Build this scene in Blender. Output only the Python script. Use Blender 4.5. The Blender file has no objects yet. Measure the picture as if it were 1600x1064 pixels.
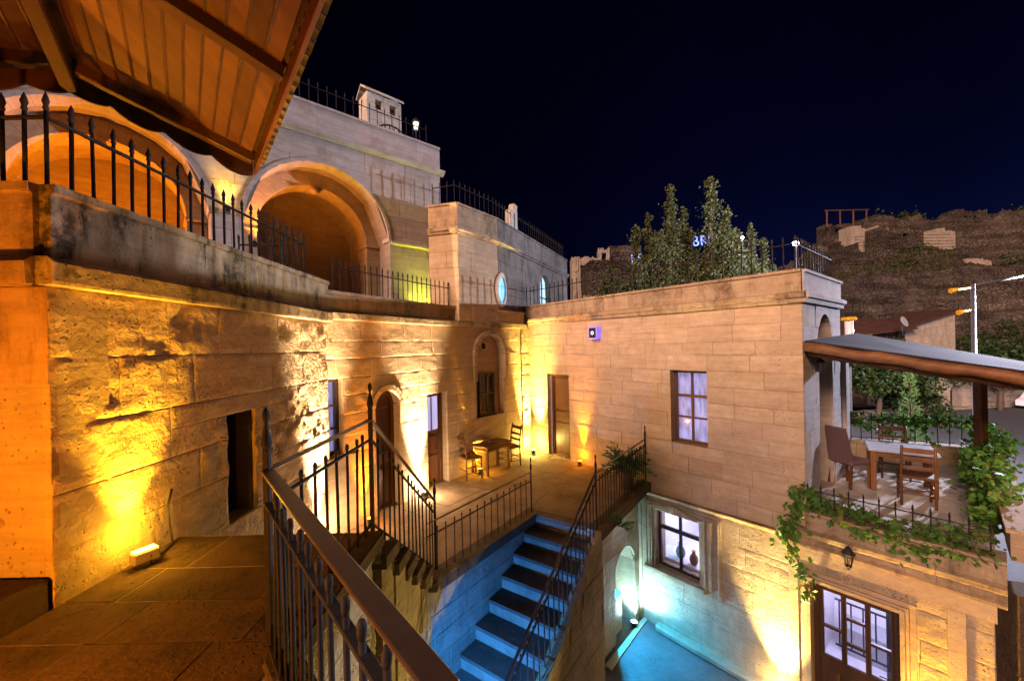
import bpy, bmesh, math, random
from mathutils import Vector, Matrix, noise
R_ = math.radians
random.seed(7)
SC = bpy.context.scene
COL = SC.collection

# ------------------------------------------------------------------ camera, sky, sun, exposure
# the eye is the origin of the measurements; the courtyard paving lies 5.75 m below it
cam_d = bpy.data.cameras.new('camera'); cam = bpy.data.objects.new('camera', cam_d); COL.objects.link(cam)
cam_d.sensor_width = 36; cam_d.lens = 36 * 620 / 1600; cam_d.shift_y = 9 / 1600
cam_d.clip_start = 0.05; cam_d.clip_end = 2000
th = R_(1.2)
cam.matrix_world = Matrix(((math.cos(th), math.sin(th), 0, 0), (0, 0, -1, 0), (-math.sin(th), math.cos(th), 0, 0), (0, 0, 0, 1)))
SC.camera = cam

SUN_AZ = (-0.62, -0.78); SUN_EL = R_(24)
W = bpy.data.worlds.new('World'); SC.world = W; W.use_nodes = True
nt = W.node_tree; nt.nodes.clear()
sky = nt.nodes.new('ShaderNodeTexSky'); sky.sky_type = 'NISHITA'; sky.sun_disc = False
sky.sun_elevation = R_(-4.6); sky.sun_rotation = R_(62); sky.altitude = 1200; sky.ozone_density = 6.0
bg = nt.nodes.new('ShaderNodeBackground'); bg.inputs[1].default_value = 0.15
wo = nt.nodes.new('ShaderNodeOutputWorld')
wn = nt.nodes.new('ShaderNodeTexNoise'); wn.inputs['Scale'].default_value = 2.2; wn.inputs['Detail'].default_value = 5; wc = nt.nodes.new('ShaderNodeTexCoord')
wr = nt.nodes.new('ShaderNodeMapRange'); wr.inputs[1].default_value = .3; wr.inputs[2].default_value = .7; wr.inputs[3].default_value = .65; wr.inputs[4].default_value = 1.45
wm = nt.nodes.new('ShaderNodeVectorMath'); wm.operation = 'SCALE'           # thin uneven cloud over the night sky
nt.links.new(wc.outputs['Generated'], wn.inputs['Vector']); nt.links.new(wn.outputs[0], wr.inputs[0]); nt.links.new(sky.outputs[0], wm.inputs[0]); nt.links.new(wr.outputs[0], wm.inputs['Scale'])
nt.links.new(wm.outputs[0], bg.inputs[0]); nt.links.new(bg.outputs[0], wo.inputs[0])

sd = bpy.data.lights.new('town_glow', 'SUN'); sd.energy = 3.4; sd.angle = R_(24); sd.color = (1.0, 0.62, 0.49)
so = bpy.data.objects.new('town_glow', sd); COL.objects.link(so)
_d = Vector((SUN_AZ[0] * math.cos(SUN_EL), SUN_AZ[1] * math.cos(SUN_EL), math.sin(SUN_EL)))
so.rotation_euler = _d.to_track_quat('Z', 'Y').to_euler()

SC.view_settings.view_transform = 'Standard'; SC.view_settings.look = 'None'
SC.view_settings.exposure = 0.8; SC.view_settings.gamma = 1.0
SC.cycles.use_denoising = True
SC.cycles.max_bounces = 6; SC.cycles.diffuse_bounces = 3; SC.cycles.glossy_bounces = 3; SC.cycles.transmission_bounces = 4
SC.cycles.sample_clamp_indirect = 6.0
SC.cycles.caustics_reflective = False; SC.cycles.caustics_refractive = False

# ------------------------------------------------------------------ materials
def nodes_of(name):
    m = bpy.data.materials.new(name); m.use_nodes = True
    t = m.node_tree; b = t.nodes['Principled BSDF']
    return m, t, b
def N(t, typ, **kw):
    n = t.nodes.new(typ)
    for k, v in kw.items(): setattr(n, k, v)
    return n
def L(t, a, b): t.links.new(a, b)
def noise_tex(t, vec, scale, detail=4, rough=.55):
    n = N(t, 'ShaderNodeTexNoise'); n.inputs['Scale'].default_value = scale; n.inputs['Detail'].default_value = detail
    n.inputs['Roughness'].default_value = rough; L(t, vec, n.inputs['Vector']); return n.outputs[0]
def ramp(t, fac, a, b, ca=(0, 0, 0, 1), cb=(1, 1, 1, 1)):
    r = N(t, 'ShaderNodeValToRGB'); e = r.color_ramp.elements
    e[0].position = a; e[1].position = b; e[0].color = ca; e[1].color = cb; L(t, fac, r.inputs[0]); return r.outputs[0]
def mixc(t, fac, a, b, mode='MIX'):
    m = N(t, 'ShaderNodeMix', data_type='RGBA', blend_type=mode)
    for s, v in ((m.inputs[0], fac), (m.inputs[6], a), (m.inputs[7], b)):
        if hasattr(v, 'is_output'): L(t, v, s)
        elif isinstance(v, (int, float)): s.default_value = v
        else: s.default_value = (*v[:3], 1)
    return m.outputs[2]
def mth(t, op, a, b=0.0):
    m = N(t, 'ShaderNodeMath', operation=op)
    for s, v in ((m.inputs[0], a), (m.inputs[1], b)):
        if hasattr(v, 'is_output'): L(t, v, s)
        else: s.default_value = v
    return m.outputs[0]
def pos(t): return N(t, 'ShaderNodeNewGeometry').outputs['Position']
def scaled(t, vec, s):
    m = N(t, 'ShaderNodeMapping'); m.inputs['Scale'].default_value = s; L(t, vec, m.inputs['Vector']); return m.outputs[0]
def bump(t, b, height, strength, dist):
    n = N(t, 'ShaderNodeBump'); n.inputs['Strength'].default_value = strength; n.inputs['Distance'].default_value = dist
    L(t, height, n.inputs['Height']); L(t, n.outputs[0], b.inputs['Normal'])

def stone(name, c1, c2, grime=0.0, bumpd=.012, bscale=16, pits=.35, tint=.09, grime_col=(.018, .016, .012), patch=0.0):
    m, t, b = nodes_of(name); p = pos(t)
    big = noise_tex(t, p, 1.1, 5, .6); mid = noise_tex(t, p, 6.5, 5, .62); fine = noise_tex(t, p, bscale, 7, .68)
    col = mixc(t, ramp(t, big, .32, .68), c1, c2)
    col = mixc(t, .75, col, ramp(t, mid, .25, .75, (.78, .76, .73, 1), (1.12, 1.1, 1.07, 1)), 'MULTIPLY')
    oi = N(t, 'ShaderNodeObjectInfo').outputs['Random']
    col = mixc(t, 1.0, col, ramp(t, oi, 0, 1, (1 - tint, 1 - tint * 1.05, 1 - tint * 1.2, 1), (1 + tint * .7, 1 + tint * .65, 1 + tint * .55, 1)), 'MULTIPLY')
    v = N(t, 'ShaderNodeTexVoronoi'); v.inputs['Scale'].default_value = 26; L(t, p, v.inputs['Vector'])
    pit = mth(t, 'MULTIPLY', ramp(t, v.outputs['Distance'], .08, .24, (1, 1, 1, 1), (0, 0, 0, 1)), ramp(t, noise_tex(t, p, 3.1, 3), .46, .62))
    col = mixc(t, mth(t, 'MULTIPLY', pit, pits), col, (.08, .06, .04))
    # bedding lines of the tuff
    bed = noise_tex(t, scaled(t, p, (1.3, 1.3, 15)), 1.0, 6, .68)
    col = mixc(t, .6, col, ramp(t, bed, .32, .62, (.72, .66, .58, 1), (1.08, 1.08, 1.06, 1)), 'MULTIPLY')
    if patch:
        pt = ramp(t, noise_tex(t, p, 1.7, 6, .62), .56, .62)
        col = mixc(t, mth(t, 'MULTIPLY', pt, patch), col, (.22, .12, .05))
    if grime:
        g = mth(t, 'MULTIPLY', ramp(t, noise_tex(t, scaled(t, p, (2.6, 2.6, .9)), 1.0, 8, .72), .47, .60), ramp(t, noise_tex(t, p, 13, 6, .7), .3, .55))
        col = mixc(t, mth(t, 'MULTIPLY', g, grime), col, grime_col)
    L(t, col, b.inputs['Base Color']); b.inputs['Roughness'].default_value = .9; b.inputs['Specular IOR Level'].default_value = .2
    h = mth(t, 'ADD', mth(t, 'ADD', fine, mth(t, 'MULTIPLY', mid, 1.2)), mth(t, 'MULTIPLY', pit, -1.6 * min(1, pits * 2.2)))
    h = mth(t, 'ADD', h, mth(t, 'MULTIPLY', bed, .35))
    bump(t, b, h, 1.0, bumpd)
    return m

def wood(name, c1, c2, rough=.55, axis=(14, 14, 1.2), spec=.35, knots=False):
    m, t, b = nodes_of(name); p = pos(t)
    oi = N(t, 'ShaderNodeObjectInfo').outputs['Random']
    tc = N(t, 'ShaderNodeTexCoord').outputs['Object']
    off = N(t, 'ShaderNodeVectorMath', operation='ADD'); cmb = N(t, 'ShaderNodeCombineXYZ')
    for k in range(3): L(t, mth(t, 'MULTIPLY', oi, 17.3 + k * 9), cmb.inputs[k])
    L(t, tc, off.inputs[0]); L(t, cmb.outputs[0], off.inputs[1])
    g = noise_tex(t, scaled(t, off.outputs[0], axis), 1.0, 7, .6)
    blot = noise_tex(t, scaled(t, off.outputs[0], tuple(a * .25 for a in axis)), 1.0, 3, .5)
    col = mixc(t, ramp(t, g, .3, .7), c1, c2)
    col = mixc(t, .6, col, ramp(t, blot, .3, .7, (.42, .38, .34, 1), (1.2, 1.15, 1.1, 1)), 'MULTIPLY')
    col = mixc(t, 1.0, col, ramp(t, oi, 0, 1, (.62, .60, .58, 1), (1.22, 1.18, 1.14, 1)), 'MULTIPLY')
    L(t, col, b.inputs['Base Color']); b.inputs['Roughness'].default_value = rough; b.inputs['Specular IOR Level'].default_value = spec
    bump(t, b, g, .5, .004)
    return m

def plain(name, c, rough=.6, metal=0.0, var=.25, scale=9, spec=.4, bd=0.0):
    m, t, b = nodes_of(name); p = pos(t); n = noise_tex(t, p, scale, 5, .6)
    col = mixc(t, 1.0, c, ramp(t, n, .25, .75, (1 - var,) * 3 + (1,), (1 + var,) * 3 + (1,)), 'MULTIPLY')
    L(t, col, b.inputs['Base Color']); b.inputs['Roughness'].default_value = rough; b.inputs['Metallic'].default_value = metal
    b.inputs['Specular IOR Level'].default_value = spec
    if bd: bump(t, b, n, 1.0, bd)
    return m

def glow(name, c, s, var=0.0, scale=3):
    m, t, b = nodes_of(name)
    b.inputs['Base Color'].default_value = (.3, .3, .3, 1)
    b.inputs['Emission Strength'].default_value = s
    if var:
        tc = pos(t); n = noise_tex(t, scaled(t, tc, (scale, scale, scale * .25)), 1.0, 3, .5)
        col = mixc(t, 1.0, c, ramp(t, n, .3, .7, (1 - var,) * 3 + (1,), (1 + var * .4,) * 3 + (1,)), 'MULTIPLY')
        L(t, col, b.inputs['Emission Color'])
    else: b.inputs['Emission Color'].default_value = (*c, 1)
    return m

def glass_mat(name, tintc=(.9, .92, 1), rough=.03, alpha_mix=.88):
    m = bpy.data.materials.new(name); m.use_nodes = True; t = m.node_tree; t.nodes.clear()
    o = N(t, 'ShaderNodeOutputMaterial'); tr = N(t, 'ShaderNodeBsdfTransparent'); gl = N(t, 'ShaderNodeBsdfGlossy')
    tr.inputs[0].default_value = (*tintc, 1); gl.inputs['Roughness'].default_value = rough
    fr = N(t, 'ShaderNodeFresnel'); fr.inputs[0].default_value = 1.5
    mx = N(t, 'ShaderNodeMixShader'); L(t, fr.outputs[0], mx.inputs[0]); L(t, tr.outputs[0], mx.inputs[1]); L(t, gl.outputs[0], mx.inputs[2])
    L(t, mx.outputs[0], o.inputs[0]); return m

def leafmat(name, c1, c2, c3=None, trans=.25):
    m, t, b = nodes_of(name)
    g = N(t, 'ShaderNodeNewGeometry')
    n = noise_tex(t, g.outputs['Position'], 2.2, 4, .6)
    rnd = g.outputs['Random Per Island']
    col = mixc(t, ramp(t, rnd, .1, .9), c1, c2)
    if c3: col = mixc(t, mth(t, 'MULTIPLY', ramp(t, n, .52, .66), ramp(t, rnd, .4, .6)), col, c3)
    L(t, col, b.inputs['Base Color']); b.inputs['Roughness'].default_value = .55
    b.inputs['Specular IOR Level'].default_value = .3
    if 'Subsurface Weight' in b.inputs: pass
    tl = N(t, 'ShaderNodeBsdfTranslucent'); L(t, col, tl.inputs[0])
    mx = N(t, 'ShaderNodeMixShader'); mx.inputs[0].default_value = trans
    o = [x for x in t.nodes if x.type == 'OUTPUT_MATERIAL'][0]
    L(t, b.outputs[0], mx.inputs[1]); L(t, tl.outputs[0], mx.inputs[2]); L(t, mx.outputs[0], o.inputs[0])
    return m

M = {}
M['stone'] = stone('pale_tuff_ashlar', (.50, .39, .26), (.44, .33, .21), bumpd=.008)
M['stone_grime'] = stone('stained_parapet_stone', (.44, .34, .22), (.36, .27, .17), grime=.55, patch=.55)
M['stone_black'] = stone('black_weathered_parapet', (.42, .33, .20), (.32, .25, .15), grime=.9, bumpd=.012)
M['stone_rough'] = stone('rough_hewn_tuff', (.50, .38, .24), (.42, .32, .2), bumpd=.022, bscale=13, pits=.6)
M['stone_low'] = stone('lower_storey_tuff', (.46, .38, .27), (.38, .30, .20), bumpd=.02, bscale=14, pits=.6, grime=.25)
M['stone_tower'] = stone('grey_tuff_ashlar', (.44, .42, .43), (.38, .36, .37), bumpd=.006, patch=.25)
M['stone_shaded'] = stone('shaded_side_stone', (.22, .20, .18), (.15, .135, .12), grime=.6)  # darker copy of the wall stone, with the side's shade put into its colour
M['mortar'] = stone('lime_mortar', (.40, .31, .2), (.34, .26, .17), bumpd=.01)
M['mortar_tower'] = stone('grey_mortar', (.34, .29, .25), (.3, .26, .22), bumpd=.01)
M['plaster'] = stone('worn_plaster', (.44, .30, .18), (.34, .22, .12), grime=.6, bumpd=.012, pits=.03, grime_col=(.05, .03, .02))
M['rubble'] = stone('rubble_masonry', (.40, .33, .2), (.27, .22, .13), bumpd=.05, bscale=9, pits=.7)
M['floor'] = stone('worn_paving', (.30, .22, .145), (.20, .145, .095), bumpd=.006, grime=.3, bscale=20, pits=.2)
M['floor_dark'] = stone('dark_paving', (.20, .125, .072), (.105, .066, .04), bumpd=.010, grime=.6, bscale=28, pits=.7, tint=.2)
M['joint'] = stone('pale_joint', (.42, .34, .24), (.36, .28, .19), bumpd=.004)
M['court'] = stone('courtyard_screed', (.13, .125, .12), (.085, .083, .08), bumpd=.012, pits=.6, tint=0)
M['step'] = stone('step_stone', (.14, .12, .105), (.085, .073, .065), bumpd=.01, grime=.3)
M['riser'] = stone('riser_stone', (.33, .30, .26), (.22, .2, .17), bumpd=.014, grime=.35)
M['dark_stone'] = stone('dark_step_stone', (.12, .085, .055), (.07, .05, .03), bumpd=.02, grime=.4)
M['iron'] = plain('black_painted_iron', (.022, .018, .015), .7, .0, .4, 30, .15, .0008)
M['rail_wood'] = plain('brown_painted_handrail', (.045, .024, .014), .38, .1, .3, 22, .5, .0006)
M['soffit'] = wood('stained_pine_boards', (.135, .056, .022), (.07, .027, .010), .5, (16, 1.1, 16))
M['beam'] = wood('dark_stained_beam', (.085, .033, .013), (.045, .018, .008), .5, (1.2, 14, 14))
M['fascia'] = wood('fascia_board', (.19, .072, .026), (.12, .044, .016), .5, (1.2, 14, 14))
M['door'] = wood('varnished_door_wood', (.17, .075, .03), (.095, .04, .016), .42)
M['door_dark'] = wood('dark_door_wood', (.10, .055, .025), (.06, .032, .014), .42)
M['frame'] = wood('window_frame_wood', (.16, .07, .03), (.10, .042, .018), .45)
M['frame_dark'] = wood('dark_window_frame', (.05, .035, .025), (.03, .02, .015), .45)
M['chair'] = wood('chair_wood', (.20, .095, .035), (.12, .055, .02), .5)
M['log'] = wood('pergola_log', (.19, .085, .03), (.09, .04, .014), .6, (2, 22, 22))
M['rush'] = wood('rush_seat', (.36, .23, .10), (.24, .15, .06), .8, (30, 30, 30))
M['tile'] = stone('old_roof_tile', (.30, .2, .09), (.2, .13, .06), bumpd=.01, grime=.4)
M['metal_roof'] = plain('weathered_sheet_roof', (.024, .024, .027), .9, .0, .4, 4, .04)
M['galv'] = plain('galvanised_steel', (.06, .061, .064), .6, .0, .15, 8)
M['white_stone'] = stone('whitewashed_stone', (.6, .57, .52), (.5, .47, .42), grime=.3)
M['glass'] = glass_mat('window_glass')
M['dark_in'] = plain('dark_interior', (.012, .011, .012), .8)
M['lav'] = glow('lit_curtain_lavender', (.44, .41, .74), .55, .75, 14)  # emission noise also paints the light and shade of the folds
M['lav_pane'] = glow('lit_room_lavender', (.46, .45, .84), .6, .5, 3)
M['blue_pane'] = glow('blue_lit_window', (.02, .33, .75), 1.0, .3, 2)
M['cyan_pane'] = glow('pale_cyan_lit_window', (.35, .62, .72), .9, .2, 2)
M['room'] = plain('white_room_plaster', (.75, .74, .78), .8, 0, .05)
M['blue_print'] = plain('seascape_print', (.12, .25, .42), .6, 0, .9, 5)
M['terracotta'] = plain('terracotta', (.30, .14, .08), .7, 0, .3, 14, .3, .003)
M['clay_grey'] = plain('grey_clay', (.17, .16, .14), .7, 0, .3, 14, .3, .003)
M['cushion'] = plain('plum_upholstery', (.11, .065, .068), .85, 0, .2, 30)
M['tabletop'] = plain('blue_grey_table_tiles', (.34, .38, .46), .35, 0, .35, 12)
M['soil'] = plain('earth', (.05, .035, .02), .95, 0, .4, 12, .2, .02)
M['bark'] = stone('bark', (.14, .1, .07), (.08, .055, .04), bumpd=.02)
M['stem'] = plain('vine_stem', (.08, .05, .03), .8)
M['leaf_vine'] = leafmat('vine_leaf', (.05, .13, .02), (.10, .22, .03), (.25, .15, .03))
M['leaf_bright'] = leafmat('bright_vine_leaf', (.05, .17, .02), (.16, .34, .05), (.22, .2, .04))
M['leaf_poplar'] = leafmat('poplar_leaf', (.03, .042, .013), (.125, .14, .045))
M['leaf_dark'] = leafmat('dark_tree_leaf', (.012, .03, .006), (.035, .06, .01), (.07, .065, .012))
M['needle'] = leafmat('spruce_needle', (.16, .30, .08), (.30, .45, .15))
M['fern'] = leafmat('pot_plant_leaf', (.03, .09, .03), (.07, .15, .05))
M['asphalt'] = plain('asphalt', (.055, .055, .058), .85, 0, .25, 5, .3, .004)
def rock_mat(name, c1, c2, cell, con=.5, crack=.5):
    m, t, b = nodes_of(name); p = pos(t); wp = N(t, 'ShaderNodeVectorMath', operation='ADD'); nn = N(t, 'ShaderNodeTexNoise'); nn.inputs['Scale'].default_value = .6; L(t, p, nn.inputs['Vector']); L(t, p, wp.inputs[0]); L(t, nn.outputs['Color'], wp.inputs[1])
    v = N(t, 'ShaderNodeTexVoronoi', feature='DISTANCE_TO_EDGE'); v.inputs['Scale'].default_value = cell; L(t, scaled(t, wp.outputs[0], (1, 1, 1.9)), v.inputs['Vector'])
    v2 = N(t, 'ShaderNodeTexVoronoi'); v2.inputs['Scale'].default_value = cell; L(t, scaled(t, wp.outputs[0], (1, 1, 1.9)), v2.inputs['Vector'])
    big = noise_tex(t, p, .12, 6, .65); fine = noise_tex(t, p, 1.6, 6, .7)
    col = mixc(t, ramp(t, big, .35, .65), c1, c2)
    col = mixc(t, con, col, ramp(t, v2.outputs['Color'], .1, .9, (.5, .48, .46, 1), (1.35, 1.3, 1.25, 1)), 'MULTIPLY')
    strat = noise_tex(t, scaled(t, wp.outputs[0], (.12, .12, 1.1)), 1.0, 5, .6); col = mixc(t, .8, col, ramp(t, strat, .35, .65, (.45, .42, .4, 1), (1.35, 1.3, 1.25, 1)), 'MULTIPLY')
    col = mixc(t, mth(t, 'MULTIPLY', ramp(t, v.outputs[0], .02, .12, (1, 1, 1, 1), (0, 0, 0, 1)), mth(t, 'MULTIPLY', ramp(t, noise_tex(t, p, .25, 4), .45, .6), crack)), col, (.02, .016, .012))
    col = mixc(t, .8, col, ramp(t, fine, .3, .7, (.5, .5, .5, 1), (1.3, 1.3, 1.3, 1)), 'MULTIPLY')
    L(t, col, b.inputs['Base Color']); b.inputs['Roughness'].default_value = .95; b.inputs['Specular IOR Level'].default_value = .1
    bump(t, b, mth(t, 'ADD', mth(t, 'MULTIPLY', ramp(t, v.outputs[0], 0, .2), crack), mth(t, 'ADD', fine, strat)), 1.0, .35); return m
M['rock'] = rock_mat('hillside_rock', (.125, .102, .083), (.05, .042, .036), 1.3, .45, .45)
M['ruin'] = rock_mat('ruin_masonry', (.125, .102, .082), (.078, .064, .053), 2.2, .5, .6)
M['pale_house'] = stone('pale_house_wall', (.36, .31, .25), (.28, .24, .19), bumpd=.03, grime=.3)
M['red_roof'] = stone('red_tile_roof', (.085, .035, .027), (.05, .024, .02), bumpd=.05)
M['dry_grass'] = leafmat('dry_grass', (.06, .05, .016), (.03, .03, .01))
M['plastic'] = plain('grey_plastic', (.35, .35, .37), .5, 0, .1)
M['black'] = plain('black_plastic', (.015, .015, .016), .45, 0, .2)
M['yellow_metal'] = plain('yellow_painted_metal', (.75, .42, .02), .45, 0, .1)
M['white_paint'] = plain('white_car_paint', (.7, .7, .72), .3, 0, .05)
M['rubber'] = plain('rubber', (.02, .02, .02), .8)

# ------------------------------------------------------------------ object helpers
def reg(o, label=None, cat=None, group=None, kind=None):
    if label: o['label'] = label
    if cat: o['category'] = cat
    if group: o['group'] = group
    if kind: o['kind'] = kind
    return o
def thing(name, label, cat, loc=(0, 0, 0), rz=0.0, group=None):
    o = bpy.data.objects.new(name, None); COL.objects.link(o); o.empty_display_size = .1
    o.location = loc; o.rotation_euler = (0, 0, rz)
    return reg(o, label, cat, group)
def adopt(o, parent, world=True):
    o.parent = parent
    if world and parent.type == 'EMPTY':
        o.matrix_parent_inverse = (Matrix.Translation(parent.location) @ parent.rotation_euler.to_matrix().to_4x4()).inverted()
    return o
def put(name, me, parent=None, world=True, loc=None, rot=None):
    o = bpy.data.objects.new(name, me); COL.objects.link(o)
    if loc is not None: o.location = loc
    if rot is not None: o.rotation_euler = rot
    if parent is not None: adopt(o, parent, world)
    return o
def copy_thing(root, loc, rz=0.0, label=None, group=None):
    r = root.copy(); COL.objects.link(r); r.location = loc; r.rotation_euler = (0, 0, rz)
    if label: r['label'] = label
    if group: r['group'] = group
    for ch in root.children:
        c = ch.copy(); COL.objects.link(c); c.parent = r
        for g in ch.children:
            k = g.copy(); COL.objects.link(k); k.parent = c
    return r

class MB:
    """collects verts and faces for one mesh"""
    def __init__(s): s.v = []; s.f = []; s.sm = []
    def add(s, vs, fs, smooth=False):
        o = len(s.v); s.v += [tuple(x) for x in vs]; s.f += [tuple(i + o for i in f) for f in fs]; s.sm += [smooth] * len(fs)
        return s
    def box(s, c, sz, rz=0.0, tilt=None):
        x, y, z = sz[0] / 2, sz[1] / 2, sz[2] / 2
        vs = [Vector((a * x, b * y, d * z)) for d in (-1, 1) for a, b in ((-1, -1), (1, -1), (1, 1), (-1, 1))]
        mt = Matrix.Rotation(rz, 3, 'Z')
        if tilt is not None: mt = tilt
        return s.add([Vector(c) + mt @ v for v in vs], [(3, 2, 1, 0), (4, 5, 6, 7), (0, 1, 5, 4), (1, 2, 6, 5), (2, 3, 7, 6), (3, 0, 4, 7)])
    def cbox(s, c, sz, rz=0.0, ch=.006, tilt=None):
        """box with chamfered edges on all sides (24 faces)"""
        bm = bmesh.new(); bmesh.ops.create_cube(bm, size=1.0)
        for v in bm.verts: v.co = Vector((v.co.x * sz[0], v.co.y * sz[1], v.co.z * sz[2]))
        bmesh.ops.bevel(bm, geom=bm.edges[:], offset=min(ch, min(sz) * .3), segments=1, affect='EDGES')
        mt = tilt if tilt is not None else Matrix.Rotation(rz, 3, 'Z')
        bm.verts.ensure_lookup_table()
        s.add([Vector(c) + mt @ v.co for v in bm.verts], [[v.index for v in f.verts] for f in bm.faces]); bm.free(); return s
    def bar(s, a, b, w, h, up=(0, 0, 1), ch=0.0):
        a = Vector(a); b = Vector(b); x = (b - a); ln = x.length
        if ln < 1e-6: return s
        x.normalize(); y = Vector(up).cross(x)
        if y.length < 1e-4: y = Vector((0, 1, 0)).cross(x)
        y.normalize(); z = x.cross(y); mt = Matrix((x, y, z)).transposed()
        if ch: return s.cbox((a + b) / 2, (ln, w, h), ch=ch, tilt=mt)
        return s.box((a + b) / 2, (ln, w, h), tilt=mt)
    def tube(s, pts, r, n=6, caps=True):
        pts = [Vector(p) for p in pts]; rs = r if isinstance(r, (list, tuple)) else [r] * len(pts); rings = []
        o = len(s.v); u = None
        for i, p in enumerate(pts):
            d = (pts[min(i + 1, len(pts) - 1)] - pts[max(i - 1, 0)]).normalized()
            if u is None: u = d.cross(Vector((0, 0, 1)) if abs(d.z) < .9 else Vector((1, 0, 0))).normalized()
            u = (u - d * u.dot(d)).normalized(); w = d.cross(u)
            s.v += [tuple(p + (u * math.cos(2 * math.pi * k / n) + w * math.sin(2 * math.pi * k / n)) * rs[i]) for k in range(n)]
        for i in range(len(pts) - 1):
            for k in range(n):
                s.f.append((o + i * n + k, o + i * n + (k + 1) % n, o + (i + 1) * n + (k + 1) % n, o + (i + 1) * n + k)); s.sm.append(True)
        if caps:
            s.f.append(tuple(o + k for k in reversed(range(n)))); s.sm.append(False)
            s.f.append(tuple(o + (len(pts) - 1) * n + k for k in range(n))); s.sm.append(False)
        return s
    def lathe(s, prof, c=(0, 0, 0), n=8, smooth=True):
        o = len(s.v); c = Vector(c)
        for r, z in prof:
            s.v += [tuple(c + Vector((r * math.cos(2 * math.pi * k / n), r * math.sin(2 * math.pi * k / n), z))) for k in range(n)]
        for i in range(len(prof) - 1):
            for k in range(n):
                s.f.append((o + i * n + k, o + i * n + (k + 1) % n, o + (i + 1) * n + (k + 1) % n, o + (i + 1) * n + k)); s.sm.append(smooth)
        s.f.append(tuple(o + k for k in reversed(range(n)))); s.sm.append(False)
        s.f.append(tuple(o + (len(prof) - 1) * n + k for k in range(n))); s.sm.append(False)
        return s
    def poly(s, pts, z0, z1):
        n = len(pts); a = sum(pts[i][0] * pts[(i + 1) % n][1] - pts[(i + 1) % n][0] * pts[i][1] for i in range(n))
        if a < 0: pts = pts[::-1]
        vs = [(x, y, z0) for x, y in pts] + [(x, y, z1) for x, y in pts]
        return s.add(vs, [tuple(range(n - 1, -1, -1)), tuple(range(n, 2 * n))] + [(i, (i + 1) % n, n + (i + 1) % n, n + i) for i in range(n)])
    def mesh(s, name, mat):
        me = bpy.data.meshes.new(name); me.from_pydata(s.v, [], s.f); me.materials.append(mat)
        if any(s.sm): me.polygons.foreach_set('use_smooth', s.sm)
        me.update(); return me
    def build(s, name, mat, parent=None, **kw): return put(name, s.mesh(name, mat), parent, **kw)

class Fr:
    """a wall line: P(u, z, o) with u along the wall (left to right as seen), o out of the wall"""
    def __init__(s, pts):
        s.p = [Vector((x, y)) for x, y in pts]; s.l = [0.0]
        for a, b in zip(s.p, s.p[1:]): s.l.append(s.l[-1] + (b - a).length)
        s.len = s.l[-1]; s.straight = len(pts) == 2
        s.nr = []
        seg = [(b - a).normalized() for a, b in zip(s.p, s.p[1:])]
        for i in range(len(s.p)):
            d = seg[max(i - 1, 0)] + seg[min(i, len(seg) - 1)]; d.normalize(); s.nr.append(Vector((d.y, -d.x)))
    def P(s, u, z, o=0.0):
        i = 0
        while i < len(s.l) - 2 and u > s.l[i + 1]: i += 1
        t = (u - s.l[i]) / (s.l[i + 1] - s.l[i]); q = s.p[i].lerp(s.p[i + 1], t)
        tt = min(1, max(0, t)); n = s.nr[i].lerp(s.nr[i + 1], tt); n.normalize(); q = q + n * o
        return Vector((q.x, q.y, z))
    def yaw(s, u):
        a = s.P(u - .01, 0); b = s.P(u + .01, 0); return math.atan2(b.y - a.y, b.x - a.x)
    def out(s, u):
        a = s.P(u, 0); b = s.P(u, 0, 1); return (b - a).normalized()

def ccw(poly):
    n = len(poly); a = sum(poly[i][0] * poly[(i + 1) % n][1] - poly[(i + 1) % n][0] * poly[i][1] for i in range(n))
    return poly if a > 0 else poly[::-1]
def sub_rect(rects, o):
    out = []; a, b, c, d = o
    for r in rects:
        x0, x1, y0, y1 = r
        if b <= x0 or a >= x1 or d <= y0 or c >= y1: out.append(r); continue
        if y0 < c: out.append((x0, x1, y0, c))
        if d < y1: out.append((x0, x1, d, y1))
        m0, m1 = max(y0, c), min(y1, d)
        if x0 < a: out.append((x0, a, m0, m1))
        if b < x1: out.append((b, x1, m0, m1))
    return out
def arch_split(r, uc, zs, Rr):
    x0, x1, y0, y1 = r
    if y0 >= zs + Rr or x1 <= uc - Rr or x0 >= uc + Rr or y1 <= zs: return [[(x0, y0), (x1, y0), (x1, y1), (x0, y1)]]
    res = []
    if y0 < zs:
        res.append([(x0, y0), (x1, y0), (x1, zs), (x0, zs)]); y0 = zs
    f = lambda u: max(y0, zs + math.sqrt(max(0, Rr * Rr - (u - uc) ** 2))) if abs(u - uc) < Rr else y0
    iv = []
    if y1 < zs + Rr:
        w = math.sqrt(max(0, Rr * Rr - (y1 - zs) ** 2))
        if x0 < uc - w: iv.append((x0, min(x1, uc - w)))
        if x1 > uc + w: iv.append((max(x0, uc + w), x1))
    else: iv.append((x0, x1))
    for a, b in iv:
        if b - a < .012: continue
        n = 8; bot = [(a + (b - a) * k / n, f(a + (b - a) * k / n)) for k in range(n + 1)]
        pl = [p for i, p in enumerate(bot) if i in (0, n) or not (abs(bot[i - 1][1] - p[1]) < 1e-6 and abs(bot[i + 1][1] - p[1]) < 1e-6)]
        pl = pl + [(b, y1)] * (y1 - bot[-1][1] > 1e-4) + [(a, y1)] * (y1 - bot[0][1] > 1e-4)
        if len(pl) >= 3: res.append(pl)
    return res
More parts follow.
